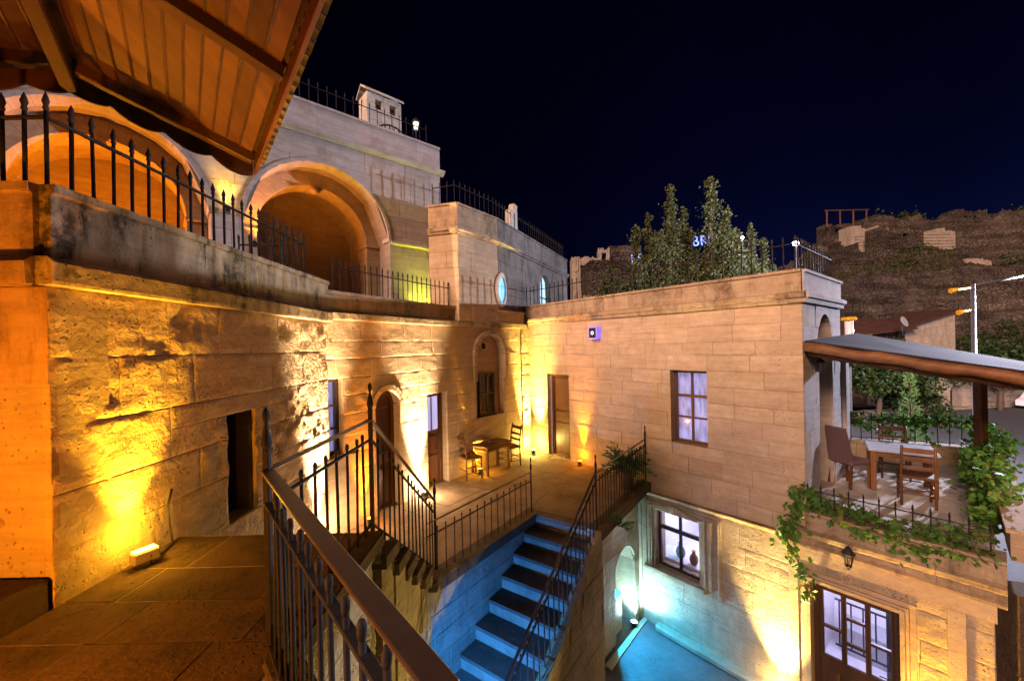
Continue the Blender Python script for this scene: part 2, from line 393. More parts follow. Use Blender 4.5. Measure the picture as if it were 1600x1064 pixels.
def pieces(rect, ops):
    rs = [rect]
    for o in ops: rs = sub_rect(rs, o[:4])
    pl = []
    arches = [o for o in ops if len(o) > 4]
    for a in arches:
        for e in a[:2]:
            rs = [q for r in rs for q in ([(r[0], e, r[2], r[3]), (e, r[1], r[2], r[3])] if r[0] + 1e-6 < e < r[1] - 1e-6 and r[3] > a[3] and r[2] < a[3] + (a[1] - a[0]) / 2 and (r[1] - r[0]) > (a[1] - a[0]) else [r])]
    for r in rs:
        cur = [r]; done = []
        polys = None
        for a in arches:
            uc = (a[0] + a[1]) / 2; Rr = (a[1] - a[0]) / 2
            if not (r[2] >= a[3] + Rr or r[1] <= uc - Rr or r[0] >= uc + Rr or r[3] <= a[3]):
                polys = arch_split(r, uc, a[3], Rr); break
        pl += polys if polys is not None else [[(r[0], r[2]), (r[1], r[2]), (r[1], r[3]), (r[0], r[3])]]
    return pl
def prism(mb, fr, poly, o0, o1, ch=0.0):
    """extrude a (u, z) polygon from o0 (inside) to o1 (face), optional chamfer of the face"""
    poly = ccw(poly); n = len(poly); cu = sum(p[0] for p in poly) / n; cz = sum(p[1] for p in poly) / n
    V = [fr.P(u, z, o0) for u, z in poly]; F = []
    if ch:
        V += [fr.P(u, z, o1 - ch) for u, z in poly]
        for u, z in poly:
            dx, dz = cu - u, cz - z; V.append(fr.P(u + math.copysign(min(ch, abs(dx) * .5), dx), z + math.copysign(min(ch, abs(dz) * .5), dz), o1))
        k = 2
    else:
        V += [fr.P(u, z, o1) for u, z in poly]; k = 1
    for j in range(k):
        for i in range(n): F.append((j * n + i, j * n + (i + 1) % n, (j + 1) * n + (i + 1) % n, (j + 1) * n + i))
    F.append(tuple(k * n + i for i in range(n))); F.append(tuple(reversed(range(n))))
    mb.add(V, F)
def rough_face(mb, fr, x0, x1, y0, y1, o0, o1, amp, cell, freq, seed):
    """a hewn block: its face is a displaced grid with a narrow sunk margin along the joints"""
    g = .011
    def knots(a, b):
        n = max(1, round((b - a - 2 * g) / cell)); return [a] + [a + g + (b - a - 2 * g) * k / n for k in range(n + 1)] + [b]
    ku, kz = knots(x0, x1), knots(y0, y1); nx = len(ku) - 1; nz = len(kz) - 1; V = []
    for j in range(nz + 1):
        for i in range(nx + 1):
            u = ku[i]; z = kz[j]; e = min(i, nx - i, j, nz - j)
            q = Vector((u * freq, z * freq, seed * .37))
            big = max(0.0, noise.noise(q * .22 + Vector((3.3, 1.7, 0))) + .15)
            dsp = noise.fractal(q, 0.8, 2.1, 5) * amp * (.25 + 1.3 * big) + noise.noise(q * 3.1) * amp * .35 * big
            drop = amp * .26 * min(1, max(.12, noise.noise(q * .6 + Vector((9, 2, 5))) * 1.6 + .45)) if e == 0 else 0
            jz = noise.noise(q * .9 + Vector((1, 7, 3))) * .012 if 0 < j < nz else 0
            V.append(fr.P(u + (noise.noise(q * 1.7) * cell * .3 if e > 1 else 0), z + (jz if e > 1 else 0), o1 + dsp - drop))
    F = [(j * (nx + 1) + i, j * (nx + 1) + i + 1, (j + 1) * (nx + 1) + i + 1, (j + 1) * (nx + 1) + i) for j in range(nz) for i in range(nx)]
    mb.add(V, F, True)
    ring = [i for i in range(nx + 1)] + [(j * (nx + 1) + nx) for j in range(1, nz + 1)] + [nz * (nx + 1) + i for i in range(nx - 1, -1, -1)] + [j * (nx + 1) for j in range(nz - 1, 0, -1)]
    o = len(mb.v) - len(V); base = len(mb.v)
    for r in ring:
        j, i = divmod(r, nx + 1); mb.v.append(tuple(fr.P(ku[i], kz[j], o0)))
    for k in range(len(ring)):
        k2 = (k + 1) % len(ring); mb.f.append((base + k, base + k2, o + ring[k2], o + ring[k])); mb.sm.append(False)
def masonry(parent, fr, u0, u1, z0, z1, ops=(), course=.3, lens=(.5, .95), mat='stone', core='mortar', thick=.35, proud=.006,
            rough=0.0, cell=.07, freq=5.0, seed=1, off=0.0, name='stone_block', gap=.005, corename='wall_core', clip=None):
    rnd = random.Random(seed); ops = [tuple(o) for o in ops]
    if rough: gap = .001
    mb = MB(); un = [u0]; stp = .3 if not fr.straight else (u1 - u0)
    while un[-1] < u1 - 1e-6: un.append(min(u1, un[-1] + stp))
    for a, b in zip(un, un[1:]):
        for pl in pieces((a, b, z0, z1), ops): prism(mb, fr, pl, -thick, (-.045 if rough else -.008) + off)
    mb.build(corename, M[core], parent)
    n = max(1, round((z1 - z0) / course)); zs = [z0 + (z1 - z0) * k / n for k in range(n + 1)]
    for k in range(1, n): zs[k] += rnd.uniform(-.12, .12) * (z1 - z0) / n
    kk = 0
    for k in range(n):
        u = u0; cut = [u0]
        first = True
        while u < u1:
            ln = rnd.uniform(*lens) * (rnd.uniform(.4, 1) if first else 1); first = False
            u += ln
            if u > u1 - lens[0] * .45: u = u1
            cut.append(u)
        for a, b in zip(cut, cut[1:]):
            for pl in pieces((a + gap / 2, b - gap / 2, zs[k] + gap / 2, zs[k + 1] - gap / 2), ops):
                w = max(p[0] for p in pl) - min(p[0] for p in pl); h = max(p[1] for p in pl) - min(p[1] for p in pl)
                if w < .03 or h < .03: continue
                mb = MB(); kk += 1; pr = off + rnd.uniform(-proud, proud)
                if rough and len(pl) == 4 and w > .1 and h > .08:
                    us = [p[0] for p in pl]; vs = [p[1] for p in pl]
                    rough_face(mb, fr, min(us), max(us), min(vs), max(vs), off - .06, pr, rough, cell, freq, 0)
                else: prism(mb, fr, pl, off - (.06 if rough else .03), pr, .004)
                mb.build(name, M[mat], parent)
def moulding(parent, fr, u0, u1, prof, mat, name, seg=None, gap=.004, ends=True):
    """a run of moulded stone: profile points (o, z) from bottom to top, cut into stones"""
    cuts = [u0]
    while cuts[-1] < u1 - 1e-6: cuts.append(min(u1, cuts[-1] + (seg or (u1 - u0))))
    if len(cuts) > 2 and cuts[-1] - cuts[-2] < .15: cuts.pop(-2)
    for a, b in zip(cuts, cuts[1:]):
        mb = MB(); a2 = a + gap / 2; b2 = b - gap / 2; ns = 1 if fr.straight else max(1, round((b2 - a2) / .25)); n = len(prof)
        V = [fr.P(a2 + (b2 - a2) * k / ns, z, o) for k in range(ns + 1) for o, z in prof]
        F = [(k * n + i, (k + 1) * n + i, (k + 1) * n + (i + 1) % n, k * n + (i + 1) % n) for k in range(ns) for i in range(n)]
        F += [tuple(range(n)), tuple(ns * n + i for i in reversed(range(n)))]
        mb.add(V, F); mb.build(name, M[mat], parent)
def ubox(mb, fr, u0, u1, z0, z1, o0, o1): prism(mb, fr, [(u0, z0), (u1, z0), (u1, z1), (u0, z1)], o0, o1)
def upart(name, mat, parent, fr, *boxes, ch=0.0):
    mb = MB()
    for b in boxes: prism(mb, fr, [(b[0], b[2]), (b[1], b[2]), (b[1], b[3]), (b[0], b[3])], b[4], b[5], ch)
    return mb.build(name, M[mat], parent)

# ------------------------------------------------------------------ joinery
def window(parent, fr, u0, u1, z0, z1, o, cols=2, rows=(0, .36, .68, 1), fw=.055, bar=.035, fmat='frame', back='lav', backo=.16, sill=True, curtain=True, heavy=None):
    mb = MB()
    for b in ((u0, u0 + fw, z0, z1), (u1 - fw, u1, z0, z1), (u0 + fw, u1 - fw, z0, z0 + fw), (u0 + fw, u1 - fw, z1 - fw, z1)): ubox(mb, fr, *b, o - .06, o)
    w = mb.build('window', M[fmat], parent)
    iu0, iu1, iz0, iz1 = u0 + fw, u1 - fw, z0 + fw, z1 - fw
    us = [iu0 + (iu1 - iu0) * k / cols for k in range(cols + 1)]; zz = [iz0 + (iz1 - iz0) * r for r in rows]
    for k in range(1, cols):
        mb = MB(); ubox(mb, fr, us[k] - bar / 2, us[k] + bar / 2, iz0, iz1, o - .05, o - .006); mb.build('mullion', M[fmat], w)
    for j in range(1, len(rows) - 1):
        bh = bar * 1.5 if heavy == j else bar
        mb = MB(); ubox(mb, fr, iu0, iu1, zz[j] - bh / 2, zz[j] + bh / 2, o - .048, o - (.002 if heavy == j else .009)); mb.build('transom', M[fmat], w)
    for k in range(cols):
        for j in range(len(rows) - 1):
            mb = MB(); ubox(mb, fr, us[k] + bar * .4, us[k + 1] - bar * .4, zz[j] + bar * .4, zz[j + 1] - bar * .4, o - .032, o - .028); mb.build('pane', M['glass'], w)
    if back:
        mb = MB()
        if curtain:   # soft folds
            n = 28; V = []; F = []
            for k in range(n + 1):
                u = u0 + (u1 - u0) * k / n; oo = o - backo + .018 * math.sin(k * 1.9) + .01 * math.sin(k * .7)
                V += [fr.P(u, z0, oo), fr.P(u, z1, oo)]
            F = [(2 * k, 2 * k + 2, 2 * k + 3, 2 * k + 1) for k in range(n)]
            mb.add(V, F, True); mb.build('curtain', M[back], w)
        else:
            ubox(mb, fr, u0, u1, z0, z1, o - backo - .02, o - backo); mb.build('lit_backing' if 'in' not in back else 'dark_room', M[back], w)
    if sill: upart('sill', fmat, w, fr, (u0 - .0, u1, z0 - .03, z0 - .002, o - .06, o + .05))
    return w
def panel_door(parent, fr, u0, u1, z0, z1, o, panels, mat='door', arch=0.0, thresh=True, frame_mat=None, fw=.06, handle=True, hside=1, holes=()):
    fm = frame_mat or mat
    mb = MB(); zt = z1
    if arch:
        n = 14; uc = (u0 + u1) / 2; Rr = (u1 - u0) / 2; zs = z1
        outer = [(u0, z0)] + [(uc - Rr * math.cos(math.pi * k / n), zs + Rr * math.sin(math.pi * k / n)) for k in range(n + 1)] + [(u1, z0)]
        prism(mb, fr, [(a, b) for a, b in outer], o - .05, o - .03)
        d = mb.build('door', M[mat], parent)
        fb = MB(); r2 = Rr - fw
        for k in range(n):
            a, b = math.pi * k / n, math.pi * (k + 1) / n
            prism(fb, fr, [(uc - Rr * math.cos(a), zs + Rr * math.sin(a)), (uc - Rr * math.cos(b), zs + Rr * math.sin(b)), (uc - r2 * math.cos(b), zs + r2 * math.sin(b)), (uc - r2 * math.cos(a), zs + r2 * math.sin(a))], o - .05, o)
        for a, b in ((u0, u0 + fw), (u1 - fw, u1)): ubox(fb, fr, a, b, z0, zs, o - .05, o)
        fb.build('door_frame', M[fm], d)
    else:
        for pl in pieces((u0 + fw, u1 - fw, z0, z1 - fw), list(holes)): prism(mb, fr, pl, o - .055, o - .03)
        d = mb.build('door', M[mat], parent)
        fb = MB()
        for b in ((u0, u0 + fw, z0, z1), (u1 - fw, u1, z0, z1), (u0 + fw, u1 - fw, z1 - fw, z1)): ubox(fb, fr, *b, o - .06, o)
        fb.build('door_frame', M[fm], d)
    W_, H_ = u1 - u0 - 2 * fw, z1 - z0 - fw
    for (a, b, c, e) in panels:
        pu0, pu1, pz0, pz1 = u0 + fw + a * W_, u0 + fw + b * W_, z0 + c * H_, z0 + e * H_
        mb = MB(); prism(mb, fr, [(pu0, pz0), (pu1, pz0), (pu1, pz1), (pu0, pz1)], o - .03, o - .012, .012); mb.build('panel', M[mat], d)
    if handle:
        hu = u1 - fw - .06 if hside > 0 else u0 + fw + .06; hz = z0 + 1.02
        mb = MB(); ubox(mb, fr, hu - .018, hu + .018, hz - .1, hz + .1, o - .03, o - .016)
        mb.tube([fr.P(hu, hz + .03, o - .02), fr.P(hu, hz + .03, o + .03), fr.P(hu - .1 * hside, hz + .03, o + .035)], .009, 6); mb.build('handle', M['galv'], d)
    if thresh: upart('threshold', fm, d, fr, (u0, u1, z0 - .03, z0 + .02, o - .06, o + .04))
    return d

# ================================================================== RIGHT WING (upper storey, lower storey, balcony side)
WP = Vector((1.176, 10.083)); WD = Vector((.6353, -.7723)); SD = Vector((.7723, .6353))
def wpt(s): p = WP + WD * s; return (p.x, p.y)
FW = Fr([wpt(-1.14), wpt(5.17)]); wu = lambda s: s + 1.14        # u measured from the inner corner
c0 = wpt(5.17)
FS = Fr([c0, (c0[0] + SD.x * 2.38, c0[1] + SD.y * 2.38)])
ZT = -2.85; ZC = -5.75
wing = thing('stone_wing', 'two-storey pale ashlar stone wing with parapet on the right of the courtyard', 'building', (c0[0], c0[1], ZC))
wops = [(wu(-.43), wu(.33), ZT, -.74), (wu(3.0), wu(3.7), -1.93, -.53)]
masonry(wing, FW, 0, FW.len, -3.02, .58, wops, .285, (.45, 1.0), 'stone', seed=11)
sops = [(.85, 1.75, -2.6, 0.0, 1)]
masonry(wing, FS, 0.06, FS.len, -3.02, .58, sops, .42, (.5, .9), 'stone_tower', 'mortar_tower', thick=.5, seed=12)
upart('niche_back', 'stone_tower', wing, FS, (.80, 1.8, -2.6, .52, -.62, -.5))
CORN = [(-.05, .58), (.055, .58), (.06, .60), (.06, .645), (.10, .66), (.105, .72), (.05, .755), (-.05, .755)]
PARA = lambda zb, zt: [(-.3, zb), (.015, zb), (.02, zt - .05), (.05, zt - .045), (.05, zt), (-.3, zt)]
moulding(wing, FW, -.3, FW.len + .06, CORN, 'stone_grime', 'cornice_stone', .95)
moulding(wing, FW, -.3, FW.len, PARA(.757, 1.10), 'stone_grime', 'parapet_stone', 1.18)
moulding(wing, FS, .0, FS.len, CORN, 'stone_tower', 'cornice_stone', .6)
moulding(wing, FS, .052, FS.len, PARA(.757, 1.098), 'stone_tower', 'parapet_stone', .42)
dr = panel_door(wing, FW, wu(-.43) + .04, wu(.33), ZT, -.74, -.13, [(.1, .9, .04, .42), (.1, .9, .455, .56), (.1, .9, .60, .97)], 'door')
window(wing, FW, wu(3.0), wu(3.7), -1.93, -.53, -.15, 2, (0, .34, .66, 1), heavy=2)
# lower storey in the same plane
FL = Fr([wpt(2.30), wpt(7.0)]); lu = lambda s: s - 2.30
lops = [(lu(2.60), lu(3.50), -4.52, -3.36), (lu(5.21), lu(6.19), ZC, -3.65)]
masonry(wing, FL, 0, FL.len, ZC, -3.14, lops, .36, (.7, 1.4), 'stone_low', rough=.008, cell=.05, freq=7, seed=13, thick=.4, proud=.0008)
STRG = [(-.05, -3.14), (.03, -3.14), (.035, -3.10), (.09, -3.06), (.10, -3.025), (-.05, -3.02)]
moulding(wing, FL, 0, lu(4.93), STRG, 'stone_grime', 'string_course', 1.1)
# projecting door bay and balcony parapet
BAY = [(-.05, -3.14), (.10, -3.14), (.105, -3.10), (.06, -3.07), (.06, -3.0), (.15, -2.95), (.16, -2.89), (.10, -2.86), (-.05, -2.86)]
moulding(wing, FL, lu(4.935), FL.len + .1, BAY, 'stone_grime', 'bay_moulding', .8)
moulding(wing, FL, lu(5.18), FL.len + .1, [(-.22, -2.858), (.10, -2.858), (.10, -2.64), (.13, -2.62), (.13, -2.58), (-.22, -2.58)], 'stone_grime', 'balcony_kerb', .9)
upart('bay_frieze', 'stone', wing, FL, (lu(4.935), FL.len + .02, -3.36, -3.142, -.02, .055))
for a, b in ((4.935, 5.06), (6.62, 6.78)): upart('pilaster', 'stone', wing, FL, (lu(a), lu(b), ZC, -3.362, -.02, .05), ch=.006)
for k, (g, w_) in enumerate(((.0, .05), (.055, .035), (.095, .06))):     # stepped surround of the door
    o1 = .03 + .018 * (2 - k)
    a, b, zt = 5.21 - g, 6.19 + g, -3.65 + g
    upart('door_surround', 'stone', wing, FL, (lu(a - w_), lu(a) - .001, ZC, zt, -.02, o1), (lu(b) + .001, lu(b + w_), ZC, zt, -.02, o1), (lu(a - w_), lu(b + w_), zt + .001, zt + w_, -.02, o1))
mb = MB()     # carved rosette over the door
for k in range(8):
    a = k * math.pi / 4; cu, cz = lu(5.64) + .055 * math.cos(a), -3.44 + .055 * math.sin(a)
    prism(mb, FL, [(cu + .028 * math.cos(q * math.pi / 4), cz + .028 * math.sin(q * math.pi / 4)) for q in range(8)], -.02, .04, .012)
mb.build('rosette', M['stone'], wing)
# carved window surround with ribbed fan
upart('window_surround', 'stone_low', wing, FL, (lu(2.38), lu(2.56), -4.56, -3.2, -.02, .05), (lu(3.56), lu(3.9), -4.62, -3.2, -.02, .035), (lu(2.562), lu(3.558), -3.33, -3.2, -.02, .02))
for s_, w_, o_ in ((2.42, .035, .075), (2.50, .03, .07), (3.60, .045, .07), (3.70, .055, .075), (3.85, .03, .06)):
    upart('fluted_strip', 'stone_low', wing, FL, (lu(s_), lu(s_ + w_), -4.5, -3.26, .0, o_), ch=.008)
ap = (lu(3.02), -3.175)
for k in range(9):
    e = 2.50 + (3.58 - 2.50) * k / 8; ez = -3.34 if 0 < k < 8 else -3.31
    e1, e2 = lu(e) - .042, lu(e) + .042
    mb = MB(); prism(mb, FL, [(ap[0] - .006 + (k - 4) * .004, ap[1]), (ap[0] + .006 + (k - 4) * .004, ap[1]), (e2, ez), (e1, ez)], .0, .07, .012); mb.build('fan_rib', M['stone_low'], wing)
upart('window_sill', 'stone_low', wing, FL, (lu(2.40), lu(3.62), -4.6, -4.522, -.02, .09), ch=.01)
upart('plinth', 'stone_low', wing, FL, (0.35, lu(4.93), ZC, ZC + .13, -.02, .16), ch=.03)
window(wing, FL, lu(2.60), lu(3.50), -4.52, -3.36, -.16, 2, (0, .68, 1), fw=.04, bar=.05, fmat='frame_dark', back=None, heavy=1)
# glazed door
D0, D1 = lu(5.21), lu(6.19)
gW = D1 - D0 - .14; PANES = []
for c in range(3):
    a = D0 + .07 + gW * (.06 + .32 * c); b = a + gW * .25
    PANES += [(a, b, z0_, z1_) for (z0_, z1_) in ([(-4.78, -4.36), (-4.32, -3.80)] if c != 1 else [(-4.80, -4.5), (-4.46, -4.13), (-4.09, -3.80)])]
gd = panel_door(wing, FL, D0, D1, ZC, -3.65, -.12, [(.08, .27, .03, .38), (.30, .48, .03, .38), (.52, .70, .03, .38), (.73, .92, .03, .38)], 'door_dark', hside=1, fw=.07, holes=PANES)
for (a, b, z0_, z1_) in PANES:
    upart('pane', 'glass', gd, FL, (a - .003, b + .003, z0_ - .003, z1_ + .003, -.166, -.162))
    upart('pane_bead', 'door_dark', gd, FL, (a - .018, a, z0_ - .018, z1_ + .018, -.15, -.13), (b, b + .018, z0_ - .018, z1_ + .018, -.15, -.13), (a, b, z0_ - .018, z0_, -.15, -.13), (a, b, z1_, z1_ + .018, -.15, -.13))
a, b = lu(4.98), lu(6.75); mb = MB()      # hall behind the glazed door
for bx in ((a, b, ZC + .001, ZC + .02, -2.4, -.41), (a, b, -3.4, -3.3, -2.4, -.41), (a, b, ZC, -3.3, -2.5, -2.4), (a - .1, a, ZC, -3.3, -2.4, -.41), (b, b + .1, ZC, -3.3, -2.4, -.41)): ubox(mb, FL, *bx)
mb.build('hall', M['room'], wing)
mb = MB()
for k in range(9): ubox(mb, FL, a + .25 + .16 * k, a + .27 + .16 * k, ZC + .35, ZC + 1.15, -1.52, -1.5)
for zz in (.35, 1.15): ubox(mb, FL, a + .2, b - .2, ZC + zz, ZC + zz + .025, -1.525, -1.495)
ubox(mb, FL, a + .9, a + .95, ZC + .02, ZC + 1.75, -1.3, -1.26); mb.build('hall_railing', M['black'], wing)
upart('hall_bench', 'plastic', wing, FL, (a + .2, b - .3, ZC + .02, ZC + .5, -2.39, -1.9)); upart('hall_picture', 'blue_print', wing, FL, (a + .6, a + 1.35, -4.35, -3.8, -2.399, -2.38))
hl = bpy.data.lights.new('hall_light', 'POINT'); hl.energy = 95; hl.color = (.72, .68, 1); hl.shadow_soft_size = .12
ho = bpy.data.objects.new('hall_light', hl); COL.objects.link(ho); ho.location = FL.P(lu(5.9), -3.6, -1.0)
# side of the lower storey, under the balcony
cE = wpt(7.0); FE = Fr([cE, (cE[0] + SD.x * 4.8, cE[1] + SD.y * 4.8)])
masonry(wing, FE, .06, FE.len, ZC, -2.9, (), .36, (.6, 1.1), 'stone', seed=14)
# roof slab behind the parapet
ri = wpt(-1.4); mb = MB(); q = [FW.P(-.3, 0, -.3), FW.P(FW.len - .3, 0, -.3)]
mb.poly([(q[0].x, q[0].y), (q[1].x, q[1].y), (q[1].x + SD.x * 2.05, q[1].y + SD.y * 2.05), (q[0].x + SD.x * 2.6, q[0].y + SD.y * 2.6)], .40, .52)
mb.build('roof_slab', M['floor'], wing)
# the room behind the lower window
mb = MB(); a, b = lu(2.36), lu(4.4)
for bx in ((a, b, -4.72, -4.62, -2.6, -.40), (a, b, -3.2, -3.1, -2.6, -.40), (a, b, -4.62, -3.2, -2.7, -2.6), (a - .1, a, -4.72, -3.1, -2.6, -.40), (b, b + .1, -4.72, -3.1, -2.6, -.40)): ubox(mb, FL, *bx)
mb.build('room', M['room'], wing)
rl = bpy.data.lights.new('room_light', 'POINT'); rl.energy = 48; rl.color = (.72, .68, 1); rl.shadow_soft_size = .15
ro = bpy.data.objects.new('room_light', rl); COL.objects.link(ro); ro.location = FL.P(lu(3.3), -3.4, -1.3)
def vase(name, label, fr, u, z, o, prof, mat):
    mb = MB(); mb.lathe(prof, fr.P(u, z, o), 14); ob = mb.build(name, M[mat]); reg(ob, label, 'vase'); return ob
VP = lambda s: [(.05 * s, 0), (.085 * s, .05 * s), (.1 * s, .12 * s), (.085 * s, .2 * s), (.045 * s, .25 * s), (.035 * s, .3 * s), (.05 * s, .33 * s)]
upart('inner_sill', 'room', wing, FL, (a, b, -4.62, -4.47, -.9, -.40))
vase('clay_vase', 'grey clay vase behind the left pane of the fan-topped window', FL, lu(2.83), -4.47, -.58, VP(.95), 'clay_grey')
vase('clay_vase', 'slim brown vase just right of the mullion in the fan-topped window', FL, lu(3.14), -4.47, -.52, VP(.85), 'terracotta')
vase('clay_vase', 'round terracotta vase at the right end of the fan-topped window', FL, lu(3.40), -4.47, -.5, VP(.95), 'terracotta')
pf = thing('picture_frame', 'pale framed picture on the room wall seen through the fan-topped window', 'picture', FL.P(lu(3.0), -3.75, -2.58))
upart('frame', 'cushion', pf, FL, (lu(2.95), lu(3.3), -4.05, -3.7, -2.598, -2.57)); upart('print', 'plastic', pf, FL, (lu(2.99), lu(3.26), -4.01, -3.74, -2.569, -2.565))

# ================================================================== CURVED BACK WALL
BPTS = [(-3.15, 5.25), (-2.78, 5.95), (-2.37, 6.72), (-2.05, 7.33), (-1.73, 7.93), (-1.44, 8.42), (-.87, 9.10), (-.17, 9.92), (.47, 10.97)]
FB = Fr(BPTS); bl = FB.l                     # lengths at the points
back = thing('curved_back_wall', 'curved ashlar wall with doors and arched niche closing the terrace', 'wall', (-1.44, 8.42, ZT))
ub = bl[1]                                    # u at (-2.78, 5.95)
bw = (ub - .28, ub + .27, -1.62, -.44); bd1 = (ub + .92, ub + 1.50, ZT, -1.02, 1); bd2 = (ub + 2.26, ub + 2.86, ZT, -.93)
un = bl[6]                                    # at (-.87, 9.10)
nch = (un + .04, un + 1.0, -1.65, -.18, 1)
masonry(back, FB, 0, FB.len - .01, ZT, .46, [bw, bd1, bd2, nch], .31, (.42, .8), 'stone', rough=.010, cell=.05, freq=7, seed=21, thick=.42, proud=.0006)
BC = [(-.05, .46), (.085, .46), (.09, .48), (.095, .565), (.05, .60), (-.05, .60)]
moulding(back, FB, .75, FB.len - .25, BC, 'stone_black', 'cornice_stone', .8)
moulding(back, FB, .75, FB.len - .28, [(-.3, .602), (.02, .602), (.02, .84), (.055, .85), (.055, .90), (-.3, .90)], 'stone_grime', 'parapet_stone', 1.1)
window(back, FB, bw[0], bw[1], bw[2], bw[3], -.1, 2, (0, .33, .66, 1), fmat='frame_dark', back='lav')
panel_door(back, FB, bd1[0], bd1[1], ZT, -1.02, -.16, [(.12, .88, .05, .40), (.12, .88, .45, .56), (.12, .88, .61, 1.02)], 'door', arch=1, handle=False)
# moulded ring round the arched door
mb = MB(); uc = (bd1[0] + bd1[1]) / 2; R0 = .29
for k in range(12):
    a, b = math.pi * k / 12, math.pi * (k + 1) / 12
    mb = MB(); prism(mb, FB, [(uc - (R0 + g) * math.cos(q), -1.02 + (R0 + g) * math.sin(q)) for g, q in ((.004, a + .01), (.10, a + .01), (.10, b - .01), (.004, b - .01))], -.05, .022, .006); mb.build('arch_stone', M['stone'], back)
d2 = panel_door(back, FB, bd2[0], bd2[1], ZT, -.93, -.16, [(.12, .88, .04, .33), (.12, .88, .37, .55)], 'door', hside=1)
bw2 = bd2[1] - bd2[0] - .12
for k in range(2):
    a = bd2[0] + .06 + bw2 * (.1 + .42 * k); upart('pane', 'lav_pane', d2, FB, (a, a + bw2 * .37, -1.72, -1.02, -.19, -.186))
    upart('pane_bead', 'door', d2, FB, (a - .015, a, -1.735, -1.0, -.189, -.172), (a + bw2 * .37, a + bw2 * .37 + .015, -1.735, -1.0, -.189, -.172))
# niche: recess with window and a round light above, hood mould
nz = -.18; nu = (nch[0] + nch[1]) / 2; nR = .48
mb = MB(); ubox(mb, FB, nch[0] - .05, nch[1] + .05, -1.7, .34, -.42, -.16)
mb.build('niche_back', M['stone'], back)
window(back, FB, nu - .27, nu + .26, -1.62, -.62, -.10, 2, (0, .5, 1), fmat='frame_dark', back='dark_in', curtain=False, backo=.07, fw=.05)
for k in range(14):
    a, b = math.pi * k / 14, math.pi * (k + 1) / 14
    mb = MB(); prism(mb, FB, [(nu - r * math.cos(q), nz + r * math.sin(q)) for r, q in ((nR - .015, a), (nR + .10, a), (nR + .10, b - .012), (nR - .015, b - .012))], -.06, .075, .012); mb.build('hood_stone', M['stone_grime'], back)
for sgn in (-1, 1):
    a = nu + sgn * (nR + .042); upart('hood_stone', 'stone_grime', back, FB, (a - .057, a + .057, -.78, nz - .003, -.06, .07), ch=.012)
mb = MB()
for r0, r1, o0, o1 in ((.085, .125, -.17, -.12),):
    for k in range(16):
        a, b = 2 * math.pi * k / 16, 2 * math.pi * (k + 1) / 16
        prism(mb, FB, [(nu - .08 + r * math.cos(q), .02 + r * math.sin(q)) for r, q in ((r0, a), (r1, a), (r1, b), (r0, b))], o0, o1)
mb.build('round_window_ring', M['stone'], back)
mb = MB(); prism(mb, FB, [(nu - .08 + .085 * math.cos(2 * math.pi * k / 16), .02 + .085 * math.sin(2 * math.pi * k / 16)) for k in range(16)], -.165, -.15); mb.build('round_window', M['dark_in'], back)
# corner strip where the wall meets the wing
masonry(back, Fr([(.23, 10.56), wpt(-1.0)]), 0, .30, ZT, .46, (), .3, (.2, .3), 'stone_rough', rough=.02, cell=.06, seed=23, off=.03, corename='corner_core')

# ================================================================== LEFT BLOCK
FLW = Fr([(-2.78, 2.38), (-2.78, 5.97)]); left = thing('rough_stone_block', 'massive rough-hewn stone block wall with black-stained parapet on the left', 'wall', (-2.78, 2.38, ZT))
lw = (1.48, 1.90, -1.68, -.61)
masonry(left, FLW, 0, FLW.len, ZT, .42, [lw], .40, (.6, 1.15), 'stone_rough', rough=.024, cell=.04, freq=5.5, seed=31, thick=.4, proud=.0012)
LC = [(-.05, .42), (.10, .42), (.105, .44), (.11, .55), (.07, .585), (-.05, .59)]
moulding(left, FLW, -.06, FLW.len, LC, 'stone_black', 'cornice_stone', .9)
moulding(left, FLW, 0, FLW.len, [(-.35, .592), (.03, .592), (.03, .97), (.055, .98), (.055, 1.03), (-.35, 1.03)], 'stone_black', 'parapet_stone', 1.2)
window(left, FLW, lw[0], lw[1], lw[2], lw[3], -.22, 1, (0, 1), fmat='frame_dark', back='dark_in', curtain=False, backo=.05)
FLF = Fr([(-5.4, 2.38), (-2.78, 2.38)])
masonry(left, FLF, 0, FLF.len, ZT, .42, (), .62, (.9, 1.5), 'plaster', 'mortar', rough=.008, cell=.08, seed=32)
moulding(left, FLF, 0, FLF.len, LC, 'plaster', 'cornice_stone', 1.3)
moulding(left, FLF, 0, FLF.len - .04, [(-.35, .592), (.03, .592), (.03, .97), (.055, .98), (.055, 1.03), (-.35, 1.03)], 'plaster', 'parapet_stone', 1.3)

nb_ = thing('sun_blocking_wall', 'unseen plastered wall added behind the viewer to block the sun', 'building', (-5, 0, ZC))
masonry(nb_, Fr([(-3.55, -2.6), (-3.55, .55), (-7.0, .75)]), 0, 6.5, ZC, 3.2, (), .8, (1.0, 1.6), 'plaster', seed=99)  # unseen wall added to keep the sun off the left pillar

# upper terrace floors (behind the parapets)
mb = MB(); mb.poly([(-9.5, 2.7), (-3.1, 2.7), (-3.1, 5.3), (-2.75, 6.25), (-1.75, 8.15), (-1.2, 8.9), (-.5, 9.9), (.2, 11.2), (-1.2, 12.2), (-9.5, 5.2)], .25, .40)
reg(mb.build('upper_terrace_floor', M['floor']), kind='structure')

